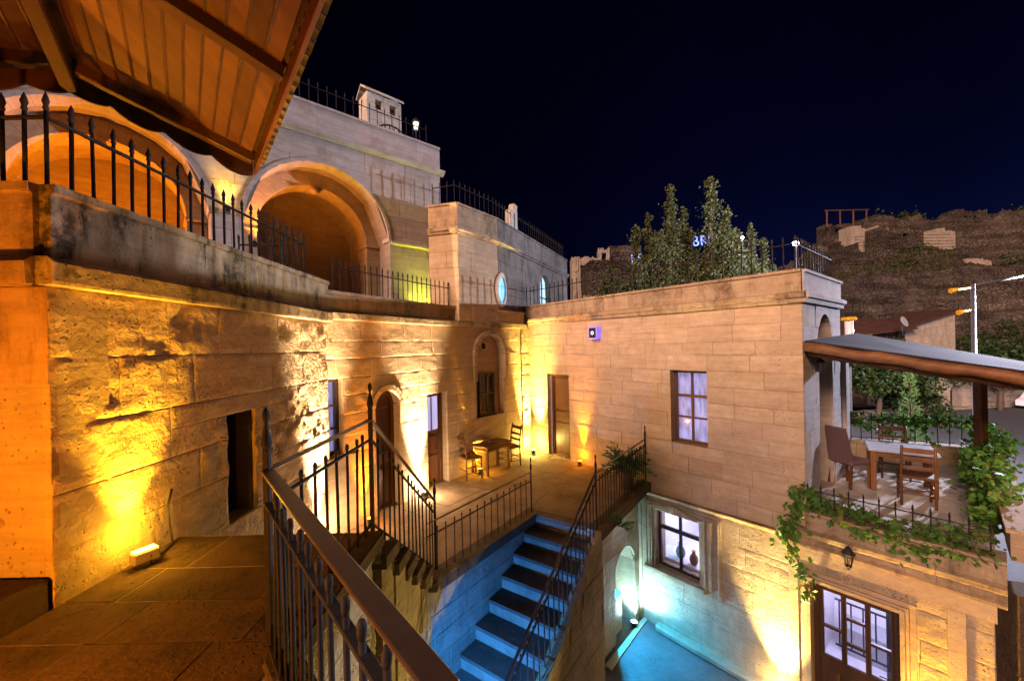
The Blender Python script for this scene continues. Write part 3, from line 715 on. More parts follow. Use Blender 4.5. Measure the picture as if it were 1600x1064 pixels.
# ================================================================== TOWER WITH ARCHES
TD = Vector((.751, .6604)); TE = Vector((-1.62, 9.4)); TSt = TE - TD * 9
FT = Fr([tuple(TSt), tuple(TE)]); TL = FT.len
tower = thing('arched_tower', 'tall pale stone building with two deep orange-lit arches above the terrace', 'building', (TE.x, TE.y, .4))
AR = 1.32; AZ = 2.3; ac = (TL - 2.61, TL - 5.69)
aops = [(c - AR, c + AR, .4, AZ, 1) for c in ac]
masonry(tower, FT, 0, TL, .4, 4.06, aops, .4, (.55, 1.05), 'stone_tower', 'mortar_tower', thick=.55, seed=41)
TC = [(-.05, 4.06), (.03, 4.06), (.04, 4.09), (.09, 4.12), (.10, 4.17), (.03, 4.2), (-.05, 4.2)]
moulding(tower, FT, 0, TL + .09, TC, 'stone_tower', 'cornice_stone', .9)
moulding(tower, FT, 0, TL, [(-.3, 4.202), (.0, 4.202), (.0, 4.67), (.03, 4.675), (.03, 4.72), (-.3, 4.72)], 'stone_tower', 'parapet_stone', 1.05)
moulding(tower, FT, TL - 1.27, TL + .05, [(-.05, 2.24), (.0, 2.24), (.05, 2.28), (.05, 2.33), (-.05, 2.34)], 'stone_tower', 'impost', .64)
FTS = Fr([tuple(TE), (TE.x - .6604 * 3.5, TE.y + .751 * 3.5)]); masonry(tower, FTS, .06, FTS.len, .4, 4.72, (), .4, (.6, 1.1), 'stone_tower', 'mortar_tower', seed=42)
mb = MB(); pts = [FT.P(0, 0, -.3), FT.P(TL - .3, 0, -.3), FT.P(TL - .3, 0, -3.4), FT.P(0, 0, -3.4)]; mb.poly([(p.x, p.y) for p in pts], 4.3, 4.45); mb.build('roof_slab', M['floor'], tower)
def ring(parent, fr, uc, zs, r0, r1, o0, o1, n, name, mat, ch=.003, gap=.0012):
    for k in range(n):
        a, b = math.pi * k / n + gap, math.pi * (k + 1) / n - gap
        mb = MB(); prism(mb, fr, [(uc - r * math.cos(q), zs + r * math.sin(q)) for r, q in ((r0, a), (r1, a), (r1, (a + b) / 2), (r1, b), (r0, b), (r0, (a + b) / 2))], o0, o1, ch); mb.build(name, M[mat], parent)
for ci, c in enumerate(ac):
    ring(tower, FT, c, AZ, AR - .03, AR + .035, -.3, .03, 17, 'arch_moulding', 'stone_tower')
    ring(tower, FT, c, AZ, AR - .29, AR - .01, -1.0, -.55, 15, 'inner_voussoir', 'stone')
    for sg in (-1, 1):
        a = c + sg * (AR - .145); upart('jamb', 'stone', tower, FT, (a - .145, a + .145, .4, AZ - .06, -1.0, -.552), ch=.01)
        upart('capital', 'stone', tower, FT, (a - .17, a + .15, AZ - .058, AZ - .002, -1.02, -.50), ch=.015)
    # barrel vault and back wall
    n = 16; V = []; F = []; r = AR - .02
    prf = [(c - r, .4)] + [(c - r * math.cos(math.pi * k / n), AZ + r * math.sin(math.pi * k / n)) for k in range(n + 1)] + [(c + r, .4)]
    mb = MB()
    for k in range(len(prf) - 1):
        (a0, z0_), (a1, z1_) = prf[k], prf[k + 1]
        mb.add([FT.P(a0, z0_, -1.0), FT.P(a1, z1_, -1.0), FT.P(a1, z1_, -2.3), FT.P(a0, z0_, -2.3)], [(0, 1, 2, 3)], True)
    mb.build('vault', M['stone'], tower)
    FBk = Fr([tuple(FT.P(c - AR, 0, -2.3).xy), tuple(FT.P(c + AR, 0, -2.3).xy)])
    bo = [(.25, 1.0, .4, 1.75), (1.7, 2.35, 1.1, 1.7)] if ci == 1 else [(.2, .75, .4, 2.0)]
    masonry(tower, FBk, 0, 2 * AR, .4, AZ + AR, bo, .36, (.6, 1.0), 'stone', thick=.2, seed=43 + ci, corename='back_core')
    for (a, b, e, f) in bo:
        panel_door(tower, FBk, a, b, e, f, -.06, [(.15, .85, .06, .45), (.15, .85, .52, .95)], 'frame_dark', handle=False)
    mb = MB(); q = FT.P(c, AZ + AR - .31, -.6); mb.lathe([(.03, -.12), (.075, -.10), (.095, -.05), (.08, .0), (.05, .05)], q, 12); mb.build('boss', M['stone'], tower)
mb = MB(); a = ac[0] + AR - .1
upart('pier_niche', 'dark_in', tower, FT, (ac[0] + AR + .0, ac[0] + AR + .0 + .001, 1, 1.001, -.01, .0))
bpy.data.objects.remove(bpy.data.objects['pier_niche'])

# ================================================================== SIDE BLOCK ABOVE THE CORNER
FA = Fr([(-1.66, 8.98), (-1.13, 8.62), (-.30, 9.76), (2.10, 14.70)]) if False else Fr([(-1.13, 8.62), (-.30, 9.74), (2.10, 14.70)])
side = thing('upper_side_house', 'plain stone upper house with blue oval window behind the terrace corner', 'building', (-1.13, 8.62, .6))
ovu = FA.l[1] + .12; awu = FA.l[1] + 3.2
masonry(side, FA, 0, FA.l[1], .58, 2.48, (), .36, (.5, .9), 'stone', seed=51)
masonry(side, FA, FA.l[1] + .002, FA.len, .58, 2.48, [(awu - .42, awu + .42, .58, 1.80, 1)], .36, (.5, .9), 'stone_shaded', 'stone_shaded', seed=54, corename='side_core')
AC = [(-.05, 2.48), (.04, 2.48), (.05, 2.52), (.09, 2.55), (.09, 2.60), (.02, 2.64), (-.05, 2.64)]
moulding(side, FA, -.08, FA.l[1], AC, 'stone_grime', 'cornice_stone', .9); moulding(side, FA, FA.l[1] + .002, FA.len, AC, 'stone_shaded', 'cornice_stone', .9)
for _a, _b, _m in ((0, FA.l[1], 'stone_grime'), (FA.l[1] + .002, FA.len, 'stone_shaded')): moulding(side, FA, _a, _b, [(-.3, 2.642), (.0, 2.642), (.0, 3.10), (.03, 3.105), (.03, 3.15), (-.3, 3.15)], _m, 'parapet_stone', 1.1)
FA0 = Fr([(-1.75, 9.3), (-1.13, 8.62)])
FA0 = Fr([(-1.80, 8.80), (-1.13, 8.62)])
masonry(side, FA0, 0, FA0.len - .002, .58, 2.48, (), .36, (.4, .7), 'stone', seed=52)
moulding(side, FA0, 0, FA0.len, AC, 'stone_grime', 'cornice_stone', .5)
moulding(side, FA0, 0, FA0.len - .002, [(-.3, 2.642), (.0, 2.642), (.0, 3.10), (.03, 3.105), (.03, 3.15), (-.3, 3.15)], 'stone_grime', 'parapet_stone', .5)
FA9 = Fr([(2.10, 14.70), (.6, 16.0)]); masonry(side, FA9, .06, FA9.len, .58, 3.15, (), .36, (.5, .9), 'stone', seed=53)
mb = MB(); mb.poly([(-1.2, 9.1), (-.5, 10.0), (1.8, 14.7), (.5, 15.7), (-3, 10.2)], 2.7, 2.82); mb.build('roof_slab', M['floor'], side)
# oval window: stone ring + blue pane
mb = MB(); EU, EZ = .19, .33
for k in range(20):
    a, b = 2 * math.pi * k / 20, 2 * math.pi * (k + 1) / 20
    prism(mb, FA, [(ovu + r * EU * math.cos(q), 1.40 + r * EZ * math.sin(q)) for r, q in ((.98, a), (1.3, a), (1.3, b), (.98, b))], -.02, .05)
mb.build('oval_window_ring', M['white_stone'], side)
mb = MB(); prism(mb, FA, [(ovu + EU * math.cos(2 * math.pi * k / 20), 1.40 + EZ * math.sin(2 * math.pi * k / 20)) for k in range(20)], -.02, .012); ow = mb.build('oval_window', M['blue_pane'], side)
mb = MB(); n = 12; prism(mb, FA, [(awu - .42, .58)] + [(awu - .42 * math.cos(math.pi * k / n), 1.8 + .42 * math.sin(math.pi * k / n)) for k in range(n + 1)] + [(awu + .42, .58)], -.2, -.14); aw = mb.build('arched_window', M['cyan_pane'], side)
upart('mullion', 'frame_dark', aw, FA, (awu - .02, awu + .02, .58, 2.2, -.139, -.11)); upart('transom', 'frame_dark', aw, FA, (awu - .41, awu - .021, 1.5, 1.54, -.139, -.11), (awu + .021, awu + .41, 1.5, 1.54, -.139, -.11))

# ================================================================== TERRACE, STAIRS, COURT
def pq(p, q): return (.818 * p + .575 * q, -.575 * p + .818 * q)
PL, PR, Q0 = -3.623, -2.44, 5.70
def inside(pt, poly):
    x, y = pt; r = False; n = len(poly)
    for i in range(n):
        (x1, y1), (x2, y2) = poly[i], poly[(i + 1) % n]
        if (y1 > y) != (y2 > y) and x < (x2 - x1) * (y - y1) / (y2 - y1) + x1: r = not r
    return r
def clip_half(poly, a, b, c):
    """keep a*x + b*y <= c"""
    out = []; n = len(poly)
    for i in range(n):
        p, q = poly[i], poly[(i + 1) % n]; dp = a * p[0] + b * p[1] - c; dq = a * q[0] + b * q[1] - c
        if dp <= 0: out.append(p)
        if dp * dq < 0: t = dp / (dp - dq); out.append((p[0] + (q[0] - p[0]) * t, p[1] + (q[1] - p[1]) * t))
    return out
terr = MB(); tp = [(-3.1, 4.6), (-3.1, 5.3), (-2.95, 5.95), (-2.5, 6.8), (-1.85, 8.05), (-1.55, 8.55), (-1.0, 9.2), (-.3, 10.0), (.4, 11.2), wpt(-.9), (wpt(2.6)[0] + .12, wpt(2.6)[1] + .1), pq(PR - .01, 8.75), pq(PR - .01, Q0), pq(PL - .01, Q0), pq(PL - .01, 3.15)]
terr.poly(tp, ZT - .16, ZT - .012)
terrace = reg(terr.build('terrace_floor', M['joint']), kind='structure')
tpe = [(-3.3, 4.5), (-3.3, 5.3), (-3.1, 6.0), (-2.65, 6.9), (-2.0, 8.15), (-1.7, 8.7), (-1.1, 9.4), (-.4, 10.2), (.3, 11.4), wpt(-.9), (wpt(2.7)[0] + .2, wpt(2.7)[1] + .1), pq(PR, 8.8), pq(PR, Q0), pq(PL, Q0), pq(PL, 3.1)]
rnd = random.Random(5)
q = 3.05
while q < 11:
    h = .52; p = -8.2 + rnd.uniform(0, .5)
    while p < PR - .2:
        w = rnd.uniform(.6, .95); p1 = min(p + w, PR - .2)
        for r in sub_rect([(p, p1, q, q + h)], (PL - .2, PR + 1, 0, Q0 + .16)):
            if r[1] - r[0] < .06 or r[3] - r[2] < .06: continue
            c = pq((r[0] + r[1]) / 2, (r[2] + r[3]) / 2)
            if inside(c, tpe):
                mb = MB(); g = .005; mb.poly([pq(r[0] + g, r[2] + g), pq(r[1] - g, r[2] + g), pq(r[1] - g, r[3] - g), pq(r[0] + g, r[3] - g)], ZT - .04, ZT + rnd.uniform(-.002, .002)); mb.build('paving_slab', M['floor'], terrace)
        p = p1
    q += h
def edge_run(q0, q1, p0, p1, n, mat='dark_stone'):
    for k in range(n):
        a, b = q0 + (q1 - q0) * k / n, q0 + (q1 - q0) * (k + 1) / n
        mb = MB(); mb.poly([pq(p0, a + .003), pq(p1, a + .003), pq(p1, b - .003), pq(p0, b - .003)], ZT - .13, ZT + .012); mb.build('edge_stone', M[mat], terrace)
edge_run(3.2, Q0 + .15, PL - .2, PL + .05, 4); edge_run(Q0, 8.55, PR - .2, PR + .05, 4)
mb = MB(); mb.poly([pq(PL + .053, Q0), pq(PR - .203, Q0), pq(PR - .203, Q0 + .155), pq(PL + .053, Q0 + .155)], ZT - .13, ZT + .008); mb.build('edge_stone', M['step'], terrace)
# wall below the terrace edge
FBL = Fr([pq(PL, 3.1), pq(PL, Q0)])
bwall = thing('stair_side_wall', 'smooth block wall lit blue beside the stairs down to the courtyard', 'wall', (*pq(PL, 4.4), ZC))
masonry(bwall, FBL, 0, FBL.len, ZC, ZT - .135, (), .29, (.45, .8), 'riser', seed=61, proud=.004)
# stairs
stairs = thing('courtyard_stairs', 'dark-treaded stone stairs lit blue leading down to the courtyard', 'stairs', (*pq(-3.0, 3.4), ZC))
NR = 15; RH = (ZT - ZC) / NR; RUN = .31
for k in range(NR):
    za = ZT - RH * k; zb = za - RH; qa = Q0 - RUN * k; ex = rnd.uniform(-.008, .008)
    mb = MB(); mb.poly([pq(PL + .004, qa - .012), pq(PR - .09, qa - .012), pq(PR - .09, qa + .15), pq(PL + .004, qa + .15)], zb - .02, za - .052); mb.build('riser', M['riser'], stairs)
    if k < NR - 1:
        mb = MB(); a = [pq(PL + .006, qa - RUN - .03 + ex), pq(PR - .092, qa - RUN - .03 - ex), pq(PR - .092, qa - .014), pq(PL + .006, qa - .014)]
        mb.poly(a, zb - .05, zb + rnd.uniform(-.003, .003)); mb.build('tread', M['step'], stairs)
# stepped wall on the open side, with rough coping
FST = Fr([pq(PR + .03, 1.1), pq(PR + .03, Q0 + .1)])
strg = thing('stair_parapet', 'sloping rubble stringer wall on the right of the blue stairs', 'wall', (*pq(PR + .1, 3.4), ZC))
sl = RH / RUN
mb = MB(); prism(mb, FST, [(0, ZC), (4.7, ZC), (4.7, ZT - .14), (Q0 - 1.1, ZT - .14), (0, ZC + .02)], -.115, -.03); mb.build('wall_core', M['rubble'], strg)
for k in range(15):
    u0, u1 = 4.62 - k * RUN, 4.62 - (k + 1) * RUN
    if u1 < 0: break
    z0_, z1_ = ZT - .02 - k * RH, ZT - .02 - (k + 1) * RH; j = [rnd.uniform(-.03, .03) for _ in range(4)]
    mb = MB(); prism(mb, FST, [(u1 + .004, z1_ + .02 + j[0] * .5), (u0 - .004, z0_ + .03 + j[1] * .5), (u0 - .004, z0_ - .14 + j[2]), (u1 + .004, z1_ - .13 + j[3])], -.125 + j[0] * .2, .01 + j[1] * .5, .02); mb.build('coping_stone', M['rubble'], strg)
zc = ZC; cc = 0
while zc < ZT - .5:
    zn = zc + rnd.uniform(.20, .30); um = max(0, (zn + .16 - ZC) / sl); u = um
    while u < 4.66:
        u2 = min(4.68, u + rnd.uniform(.28, .6)); mb = MB(); cc += 1
        if u2 - u > .06: rough_face(mb, FST, u + .002, u2 - .002, zc + .002, zn - .002, -.08, -.018 + rnd.uniform(-.008, .008), .014, .05, 7, 0); mb.build('rubble_stone', M['rubble'], strg)
        u = u2
    zc = zn
# wall with the white-lit arch
E0, C0_ = (1.46, 7.13), (2.68, 8.46); FAW = Fr([E0, C0_])
aw_ = thing('arched_niche_wall', 'short stone wall with a dazzling white-lit arched niche in the courtyard corner', 'wall', (2.0, 7.7, ZC))
masonry(aw_, FAW, 0, FAW.len, ZC, ZT - .16, [(.62, 1.46, ZC, -4.46, 1)], .36, (.45, .8), 'stone_low', rough=.012, cell=.06, seed=62, thick=.45)
mb = MB(); ubox(mb, FAW, .5, 1.6, ZC, -3.9, -.60, -.50); mb.build('niche_back', M['stone_low'], aw_)
upart('niche_sill', 'stone_low', aw_, FAW, (.63, 1.1, ZC, -5.0, -.50, -.12), ch=.02)
upart('niche_window', 'frame_dark', aw_, FAW, (.66, 1.0, -4.98, -4.3, -.498, -.47), ch=.01)
upart('corner_post', 'stone', aw_, FAW, (FAW.len - .14, FAW.len - .03, ZC, ZT - .17, -.02, .06), ch=.01)
upart('jamb', 'plaster', aw_, Fr([(1.30, 6.98), (1.46, 7.13)]), (0, .2, ZC, ZT - .17, -.3, .015), ch=.015)
FUD = Fr([(1.02, 6.62), (1.29, 6.97)]); panel_door(aw_, FUD, 0, FUD.len, ZC, -4.0, -.05, [(.1, .9, .05, .45), (.1, .9, .5, .95)], 'door_dark', handle=False)
upart('door_head', 'rubble', aw_, FUD, (0, FUD.len, -3.99, ZT - .17, -.3, 0))
cbw = thing('added_dark_wall', 'added dark wall standing in for the unlit space right of the door bay', 'wall', (7.4, 4.2, ZC))
masonry(cbw, Fr([(5.78, 4.58), (10.5, 3.2)]), 0, 4.9, ZC, -3.0, (), .32, (.4, .8), 'dark_stone', 'dark_stone', rough=.02, cell=.08, seed=77)  # wall added here, its dark stone stands in for the lack of light
mb = MB(); mb.poly([(-3.2, -1), (7.5, -1), (8.5, 3), (6.2, 5.5), (3.2, 8.8), (2.4, 9.2), (-.5, 7.2), (-3.2, 4.5)], ZC - .2, ZC)
court = reg(mb.build('courtyard_floor', M['court']), kind='structure')
mb = MB(); mb.poly([(E0[0] + .07, E0[1] - .05), (C0_[0] + .02, C0_[1] - .08), (C0_[0] + .07, C0_[1] - .15), (E0[0] + .17, E0[1] - .14)], ZC, ZC + .03); mb.build('floor_margin', M['joint'], court)

# ================================================================== LANDING AND ITS STEPS
ZL = -1.5
mb = MB(); mb.poly([(-2.76, -2.5), (-2.76, 3.25), (-1.15, 3.25), (-1.18, 1.96), (0.02, .70), (1.6, -1.0), (1.6, -2.5)], ZL - .2, ZL - .0025)
land = reg(mb.build('landing_floor', M['joint']), kind='structure')
ys = [3.25, 2.78, 2.41, 2.06, 1.70, 1.33, .95, .55, .15, -.3]
for j in range(len(ys) - 1):
    x = -2.76; first = True
    while x < .9:
        w = (rnd.uniform(.25, .6) if first else rnd.uniform(.65, 1.0)); first = False
        g = .005; r = [(x + g, ys[j + 1] + g), (x + w - g, ys[j + 1] + g), (x + w - g, ys[j] - g), (x + g, ys[j] - g)]
        if ys[j] > 1.97: r = clip_half(r, 1, 0, -1.19)
        else: r = clip_half(r, 1.25, 1.2, 1.25 * -.01 + 1.2 * .70)
        if len(r) >= 3 and abs(sum(r[i][0] * r[(i + 1) % len(r)][1] - r[(i + 1) % len(r)][0] * r[i][1] for i in range(len(r)))) > .01:
            mb = MB(); mb.poly(r, ZL - .05, ZL + rnd.uniform(-.002, .002)); mb.build('paving_slab', M['floor_dark'], land)
        x += w
# kerb of the landing
for a, b in (((-1.155, 3.25), (-1.185, 1.98)), ((-1.17, 1.95), (0.02, .71)), ((0.03, .70), (1.2, -.55))):
    mb = MB(); mb.bar((a[0], a[1], ZL - .04), (b[0], b[1], ZL - .04), .16, .12, ch=.012); mb.build('edge_stone', M['dark_stone'], land)
ls = thing('landing_steps', 'short flight of stone steps from the near landing down to the terrace', 'stairs', (-1.9, 4.2, ZT))
for k in range(7):
    y0, y1 = 3.25 + .25 * k, 3.25 + .25 * (k + 1); z = ZL - .193 * (k + 1); xe = -1.10 + .11 * (y1 - 3.25) + rnd.uniform(-.01, .03)
    if k < 6: mb = MB(); mb.poly([(-2.75, y0 - .02), (xe, y0 - .02), (xe + .02, y1 + .02), (-2.75, y1 + .02)], z - .10, z); mb.build('tread', M['dark_stone'], ls)
    mb = MB(); mb.poly([(-2.75, y0 - .03), (xe - .05, y0 - .03), (xe - .05, y0 + .012), (-2.75, y0 + .012)], z - .05, z + .19); mb.build('riser', M['rubble'], ls)
    FK = Fr([(xe - .06, y0), (xe - .04, y1)]); mb = MB(); prism(mb, FK, [(0, ZT - .2), (.25, ZT - .2), (.25, z - .11), (0, z + .03)], -.3, 0.03 * rnd.random()); mb.build('rubble_stone', M['rubble'], ls)
FR = Fr([(-1.17, -1.5), (-1.17, 3.25), (-1.04, 4.9)])
lsw = thing('landing_retaining_wall', 'yellow-lit rubble retaining wall below the near landing', 'wall', (-1.17, 2.5, ZC))
masonry(lsw, FR, 0, FR.l[1], ZC, ZL - .2, (), .3, (.4, .8), 'rubble', 'mortar', rough=.03, cell=.06, freq=5, seed=71)
masonry(lsw, FR, FR.l[1] + .003, FR.len, ZC, ZT - .2, (), .3, (.4, .8), 'rubble', 'mortar', rough=.03, cell=.06, freq=5, seed=72, corename='lower_core')
FD = Fr([(1.6, -1.0), (.02, .64), (-1.17, 1.9)])
# raised stone step against the left pillar
mb = MB(); mb.cbox((-4.0, 1.3, ZL - .165 + .165), (2.44, 2.14, .36), ch=.02); bs = mb.build('side_step', M['dark_stone']); reg(bs, 'broad dark stone step at the foot of the left pillar', 'step')

# ================================================================== RAILINGS
_bars = {}
def bar_mesh(style, h, r):
    k = (style, round(h, 3), r)
    if k in _bars: return _bars[k]
    mb = MB()
    if style == 'spear':
        mb.lathe([(r, -.03), (r, h - .12)], n=6)
        mb.lathe([(r * .9, h - .12), (r * 1.5, h - .105), (r * 1.0, h - .088), (r * 1.7, h - .062), (r * 1.0, h - .03), (.001, h)], n=6)
    else:
        mb.lathe([(r, 0), (r, h - .05)], n=6); mb.lathe([(r, h - .05), (r * 1.3, h - .036), (r * 1.35, h - .016), (r * .8, h - .002), (.001, h)], n=6)
    _bars[k] = mb.mesh('baluster', M['iron']); return _bars[k]
def lerp(a, b, t): return a + (b - a) * t
def railing(name, label, path, spacing, style, h_bar, rails, r=.011, posts=(), post_h=1.02, group=None, skip_ends=False, slab=0.0, post_w=.031):
    """path: base points; rails: (height, width, thickness, material)"""
    P_ = [Vector(p) for p in path]
    t = thing(name, label, 'railing', P_[0], 0, group)
    for (h, w, th_, mt) in rails:
        for a, b in zip(P_, P_[1:]):
            mb = MB(); d = (b - a).normalized() * .004; mb.bar(a + Vector((0, 0, h)) + d, b + Vector((0, 0, h)) - d, w, th_, ch=min(w, th_) * .28); mb.build('rail', M[mt], t)
    me = bar_mesh(style, h_bar, r)
    for a, b in zip(P_, P_[1:]):
        n = max(1, round((b - a).xy.length / spacing))
        for k in range(n + 1):
            if skip_ends and k in (0, n): continue
            if k == n and b is not P_[-1]: continue
            q = a.lerp(b, k / n); o = put('baluster', me, t, loc=q + Vector((0, 0, slab)))
            o.rotation_euler = (random.uniform(-.012, .012), random.uniform(-.012, .012), random.uniform(0, 3))
    for q in posts:
        mb = MB(); q = Vector(q); w = post_w
        mb.cbox(q + Vector((0, 0, post_h / 2)), (w, w, post_h), ch=.004)
        mb.lathe([(w * .62, post_h), (w * .85, post_h + .03), (w * .7, post_h + .06), (w * .35, post_h + .11), (w * .3, post_h + .13), (w * .55, post_h + .16), (w * .5, post_h + .185), (.004, post_h + .205)], q, 10); mb.build('post', M['iron'], t)
    return t
SPR = [(.45, .03, .02, 'iron')]
railing('spear_railing', 'spear-topped iron railing along the black-stained parapet of the left block', [(-4.9, 2.46, 1.03), (-2.86, 2.46, 1.03), (-2.86, 5.50, 1.03), (-3.75, 5.50, 1.03)], .14, 'spear', .61, SPR, .0115)
qa = [FB.P(u, .90, -.1) for u in (1.0, 1.9, 2.8, 3.6, 4.18)]
railing('spear_railing', 'spear-topped iron railing on the curved parapet above the terrace doors', qa, .13, 'spear', .55, [(.40, .022, .016, 'iron')], .009)
q1, q2, q3 = FW.P(-.15, 1.10, -.1), FW.P(FW.len - .1, 1.10, -.1), FS.P(FS.len - .1, 1.10, -.1)
railing('spear_railing', 'spear-topped iron railing on the parapet of the right wing', [q1, q2, q3], .155, 'spear', .56, [(.42, .026, .02, 'iron')], .0115)
q1, q2 = FT.P(TL - 5.5, 4.72, -.12), FT.P(TL - .28, 4.72, -.12)
railing('spear_railing', 'grey spear-topped railing on the roof edge of the arched tower', [q1, q2], .17, 'spear', .52, [(.38, .022, .016, 'iron')], .008)
q0, q1, q2, q3 = FA0.P(.05, 3.15, -.12), FA.P(.05, 3.15, -.12), FA.P(FA.l[1], 3.15, -.12), FA.P(FA.len - .1, 3.15, -.12)
railing('spear_railing', 'thin iron railing on the roof edge of the house with the oval window', [q0, q1, q2, q3], .17, 'spear', .55, [(.42, .022, .016, 'iron')], .007)
NR1 = [(.92, .058, .013, 'rail_wood'), (.76, .036, .012, 'iron'), (.07, .03, .012, 'iron')]
n0, n1, n2 = (-1.21, 1.94, ZL), (-1.18, 3.27, ZL), (-1.02, 5.02, ZT)
railing('landing_railing', 'heavy dark handrail with knobbed bars running diagonally across the foreground', [n0, (-.12, .665, ZL), (.95, -.52, ZL)], .125, 'knob', .85, NR1, .0095, [n0], group=None, skip_ends=True)
railing('landing_railing', 'iron railing with knobbed bars along the side of the near landing', [n0, n1], .145, 'knob', .83, [(.92, .045, .013, 'rail_wood'), (.76, .03, .012, 'iron'), (.07, .03, .012, 'iron')], .010, [n1], skip_ends=True)
railing('stair_railing', 'sloping iron railing beside the short steps down to the terrace', [n1, n2], .115, 'knob', .83, [(.92, .04, .013, 'rail_wood'), (.76, .03, .012, 'iron'), (.06, .03, .012, 'iron')], .009, [n2], skip_ends=True, post_h=1.0, post_w=.028)
t0, t1 = (*pq(PL - .06, 3.35), ZT), (*pq(PL - .06, Q0 + .02), ZT)
railing('terrace_railing', 'low iron railing on the terrace edge above the blue wall', [t0, t1], .155, 'knob', .62, [(.70, .032, .012, 'rail_wood'), (.54, .026, .012, 'iron')], .008, [t1], skip_ends=False, post_h=.74, post_w=.024)
s0, s1, s2 = (*pq(PR - .06, 8.25), ZT), (*pq(PR - .06, Q0 + .03), ZT), (*pq(PR - .02, Q0 - 3.4), ZT - 3.4 * sl + .04)
railing('terrace_railing', 'iron railing on the terrace edge beside the potted plant', [s0, s1], .125, 'knob', .80, [(.88, .034, .012, 'rail_wood'), (.74, .026, .012, 'iron')], .009, [s0], skip_ends=False, post_h=.95, post_w=.026)
railing('stair_railing', 'steep iron handrail descending beside the blue-lit stairs', [s1, s2], .125, 'knob', .80, [(.88, .036, .012, 'rail_wood'), (.74, .026, .012, 'iron')], .009, [s1], skip_ends=True, post_h=.95, post_w=.026)
b0, b1 = FL.P(lu(5.2), -2.58, .02), FL.P(FL.len - .02, -2.58, .02)
BR1 = (9.28, 7.87); BR0 = (7.28, 8.89)
railing('balcony_railing', 'low iron railing along the front of the balcony among hanging vines', [b0, b1], .16, 'spear', .42, [(.30, .022, .014, 'iron'), (.04, .02, .012, 'iron')], .008)

# ================================================================== TIMBER CANOPY
CA = Vector((-.635, .772, 0)); CT = Vector((.772, .635, 0)); CC = Vector((-2.575, 4.0, 1.816)); SLP = math.tan(R_(18)); HW = 1.24; CLEN = 7.2
def cp(k, s, up=0.0):   # k back from the far end, s across from the right eave (0) to the ridge (HW) and over
    ss = s if s <= HW else 2 * HW - s
    return CC - CA * k - CT * s + Vector((0, 0, SLP * ss + up))
can = thing('timber_canopy', 'gabled timber canopy with orange-lit board soffit and scalloped bargeboard', 'canopy', CC)
def slab_quad(mb, a, b, c, d, up):   # four corners, thickness upwards
    vs = [a, b, c, d] + [x + up for x in (a, b, c, d)]
    mb.add(vs, [(3, 2, 1, 0), (4, 5, 6, 7), (0, 1, 5, 4), (1, 2, 6, 5), (2, 3, 7, 6), (3, 0, 4, 7)])
nb = 12
for side_ in (0, 1):
    for k in range(nb):
        s0_, s1_ = .03 + (HW - .03) * k / nb + .004, .03 + (HW - .03) * (k + 1) / nb - .004
        if side_: s0_, s1_ = 2 * HW - s0_, 2 * HW - s1_
        mb = MB(); slab_quad(mb, cp(.06, s0_, .075), cp(CLEN, s0_, .075), cp(CLEN, s1_, .075), cp(.06, s1_, .075), Vector((0, 0, .022))); mb.build('soffit_board', M['soffit'], can)
        # narrow dark strip painting the shade of the groove at each joint
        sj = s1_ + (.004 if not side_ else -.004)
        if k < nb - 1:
            mb = MB(); mb.bar(cp(.06, sj, .07), cp(CLEN, sj, .07), .014, .010); mb.build('groove_strip', M['beam'], can)
    mb = MB(); a, b = (0.0, HW) if not side_ else (2 * HW, HW)
    slab_quad(mb, cp(.02, a, .10), cp(CLEN, a, .10), cp(CLEN, b, .10), cp(.02, b, .10), Vector((0, 0, .02))); mb.build('roof_deck', M['beam'], can)
    for kk in (.22, 1.72, 3.2, 4.7):
        mb = MB(); a_, b_ = cp(kk, .02 if not side_ else 2 * HW - .02, .03), cp(kk, HW - .05 if not side_ else HW + .05, .03); mb.bar(a_, b_, .085, .10, ch=.008); mb.build('rafter', M['beam'], can)
mb = MB(); mb.bar(cp(.0, HW, -.02), cp(CLEN, HW, -.02), .10, .16, ch=.01); mb.build('ridge_beam', M['beam'], can)
mb = MB(); mb.bar(cp(-.02, -.02, .05), cp(CLEN, -.02, .05), .028, .12, ch=.004); mb.build('eave_fascia', M['fascia'], can)
mb = MB(); mb.bar(cp(-.02, 2 * HW + .02, .05), cp(CLEN, 2 * HW + .02, .05), .028, .12, ch=.004); mb.build('eave_fascia', M['fascia'], can)
for side_ in (0, 1):     # scalloped bargeboards
    n = 60; top = []; bot = []
    for k in range(n + 1):
        s = HW * k / n; w = s / HW * 3.7; fr_ = w - math.floor(w)
        dip = .150 + .065 * math.sin(math.pi * fr_) ** .7
        s_ = s if not side_ else 2 * HW - s
        top.append(cp(.0, s_, .11)); bot.append(cp(.0, s_, .11 - dip))
    V = top + bot + [p - CA * .024 for p in top] + [p - CA * .024 for p in bot]; m_ = n + 1; F = []
    for k in range(n):
        F += [(k, k + 1, m_ + k + 1, m_ + k), (2 * m_ + k + 1, 2 * m_ + k, 3 * m_ + k, 3 * m_ + k + 1), (m_ + k, m_ + k + 1, 3 * m_ + k + 1, 3 * m_ + k), (k + 1, k, 2 * m_ + k, 2 * m_ + k + 1)]
    mb = MB(); mb.add(V, F); mb.build('bargeboard', M['beam'], can)
tm = MB(); nseg = 6; V = []; F = []
for i in range(2):
    for k in range(nseg + 1):
        a = math.pi * k / nseg; V += [(.075 * math.cos(a), i * .30, .05 * math.sin(a)), (.062 * math.cos(a), i * .30, .04 * math.sin(a))]
m_ = 2 * (nseg + 1)
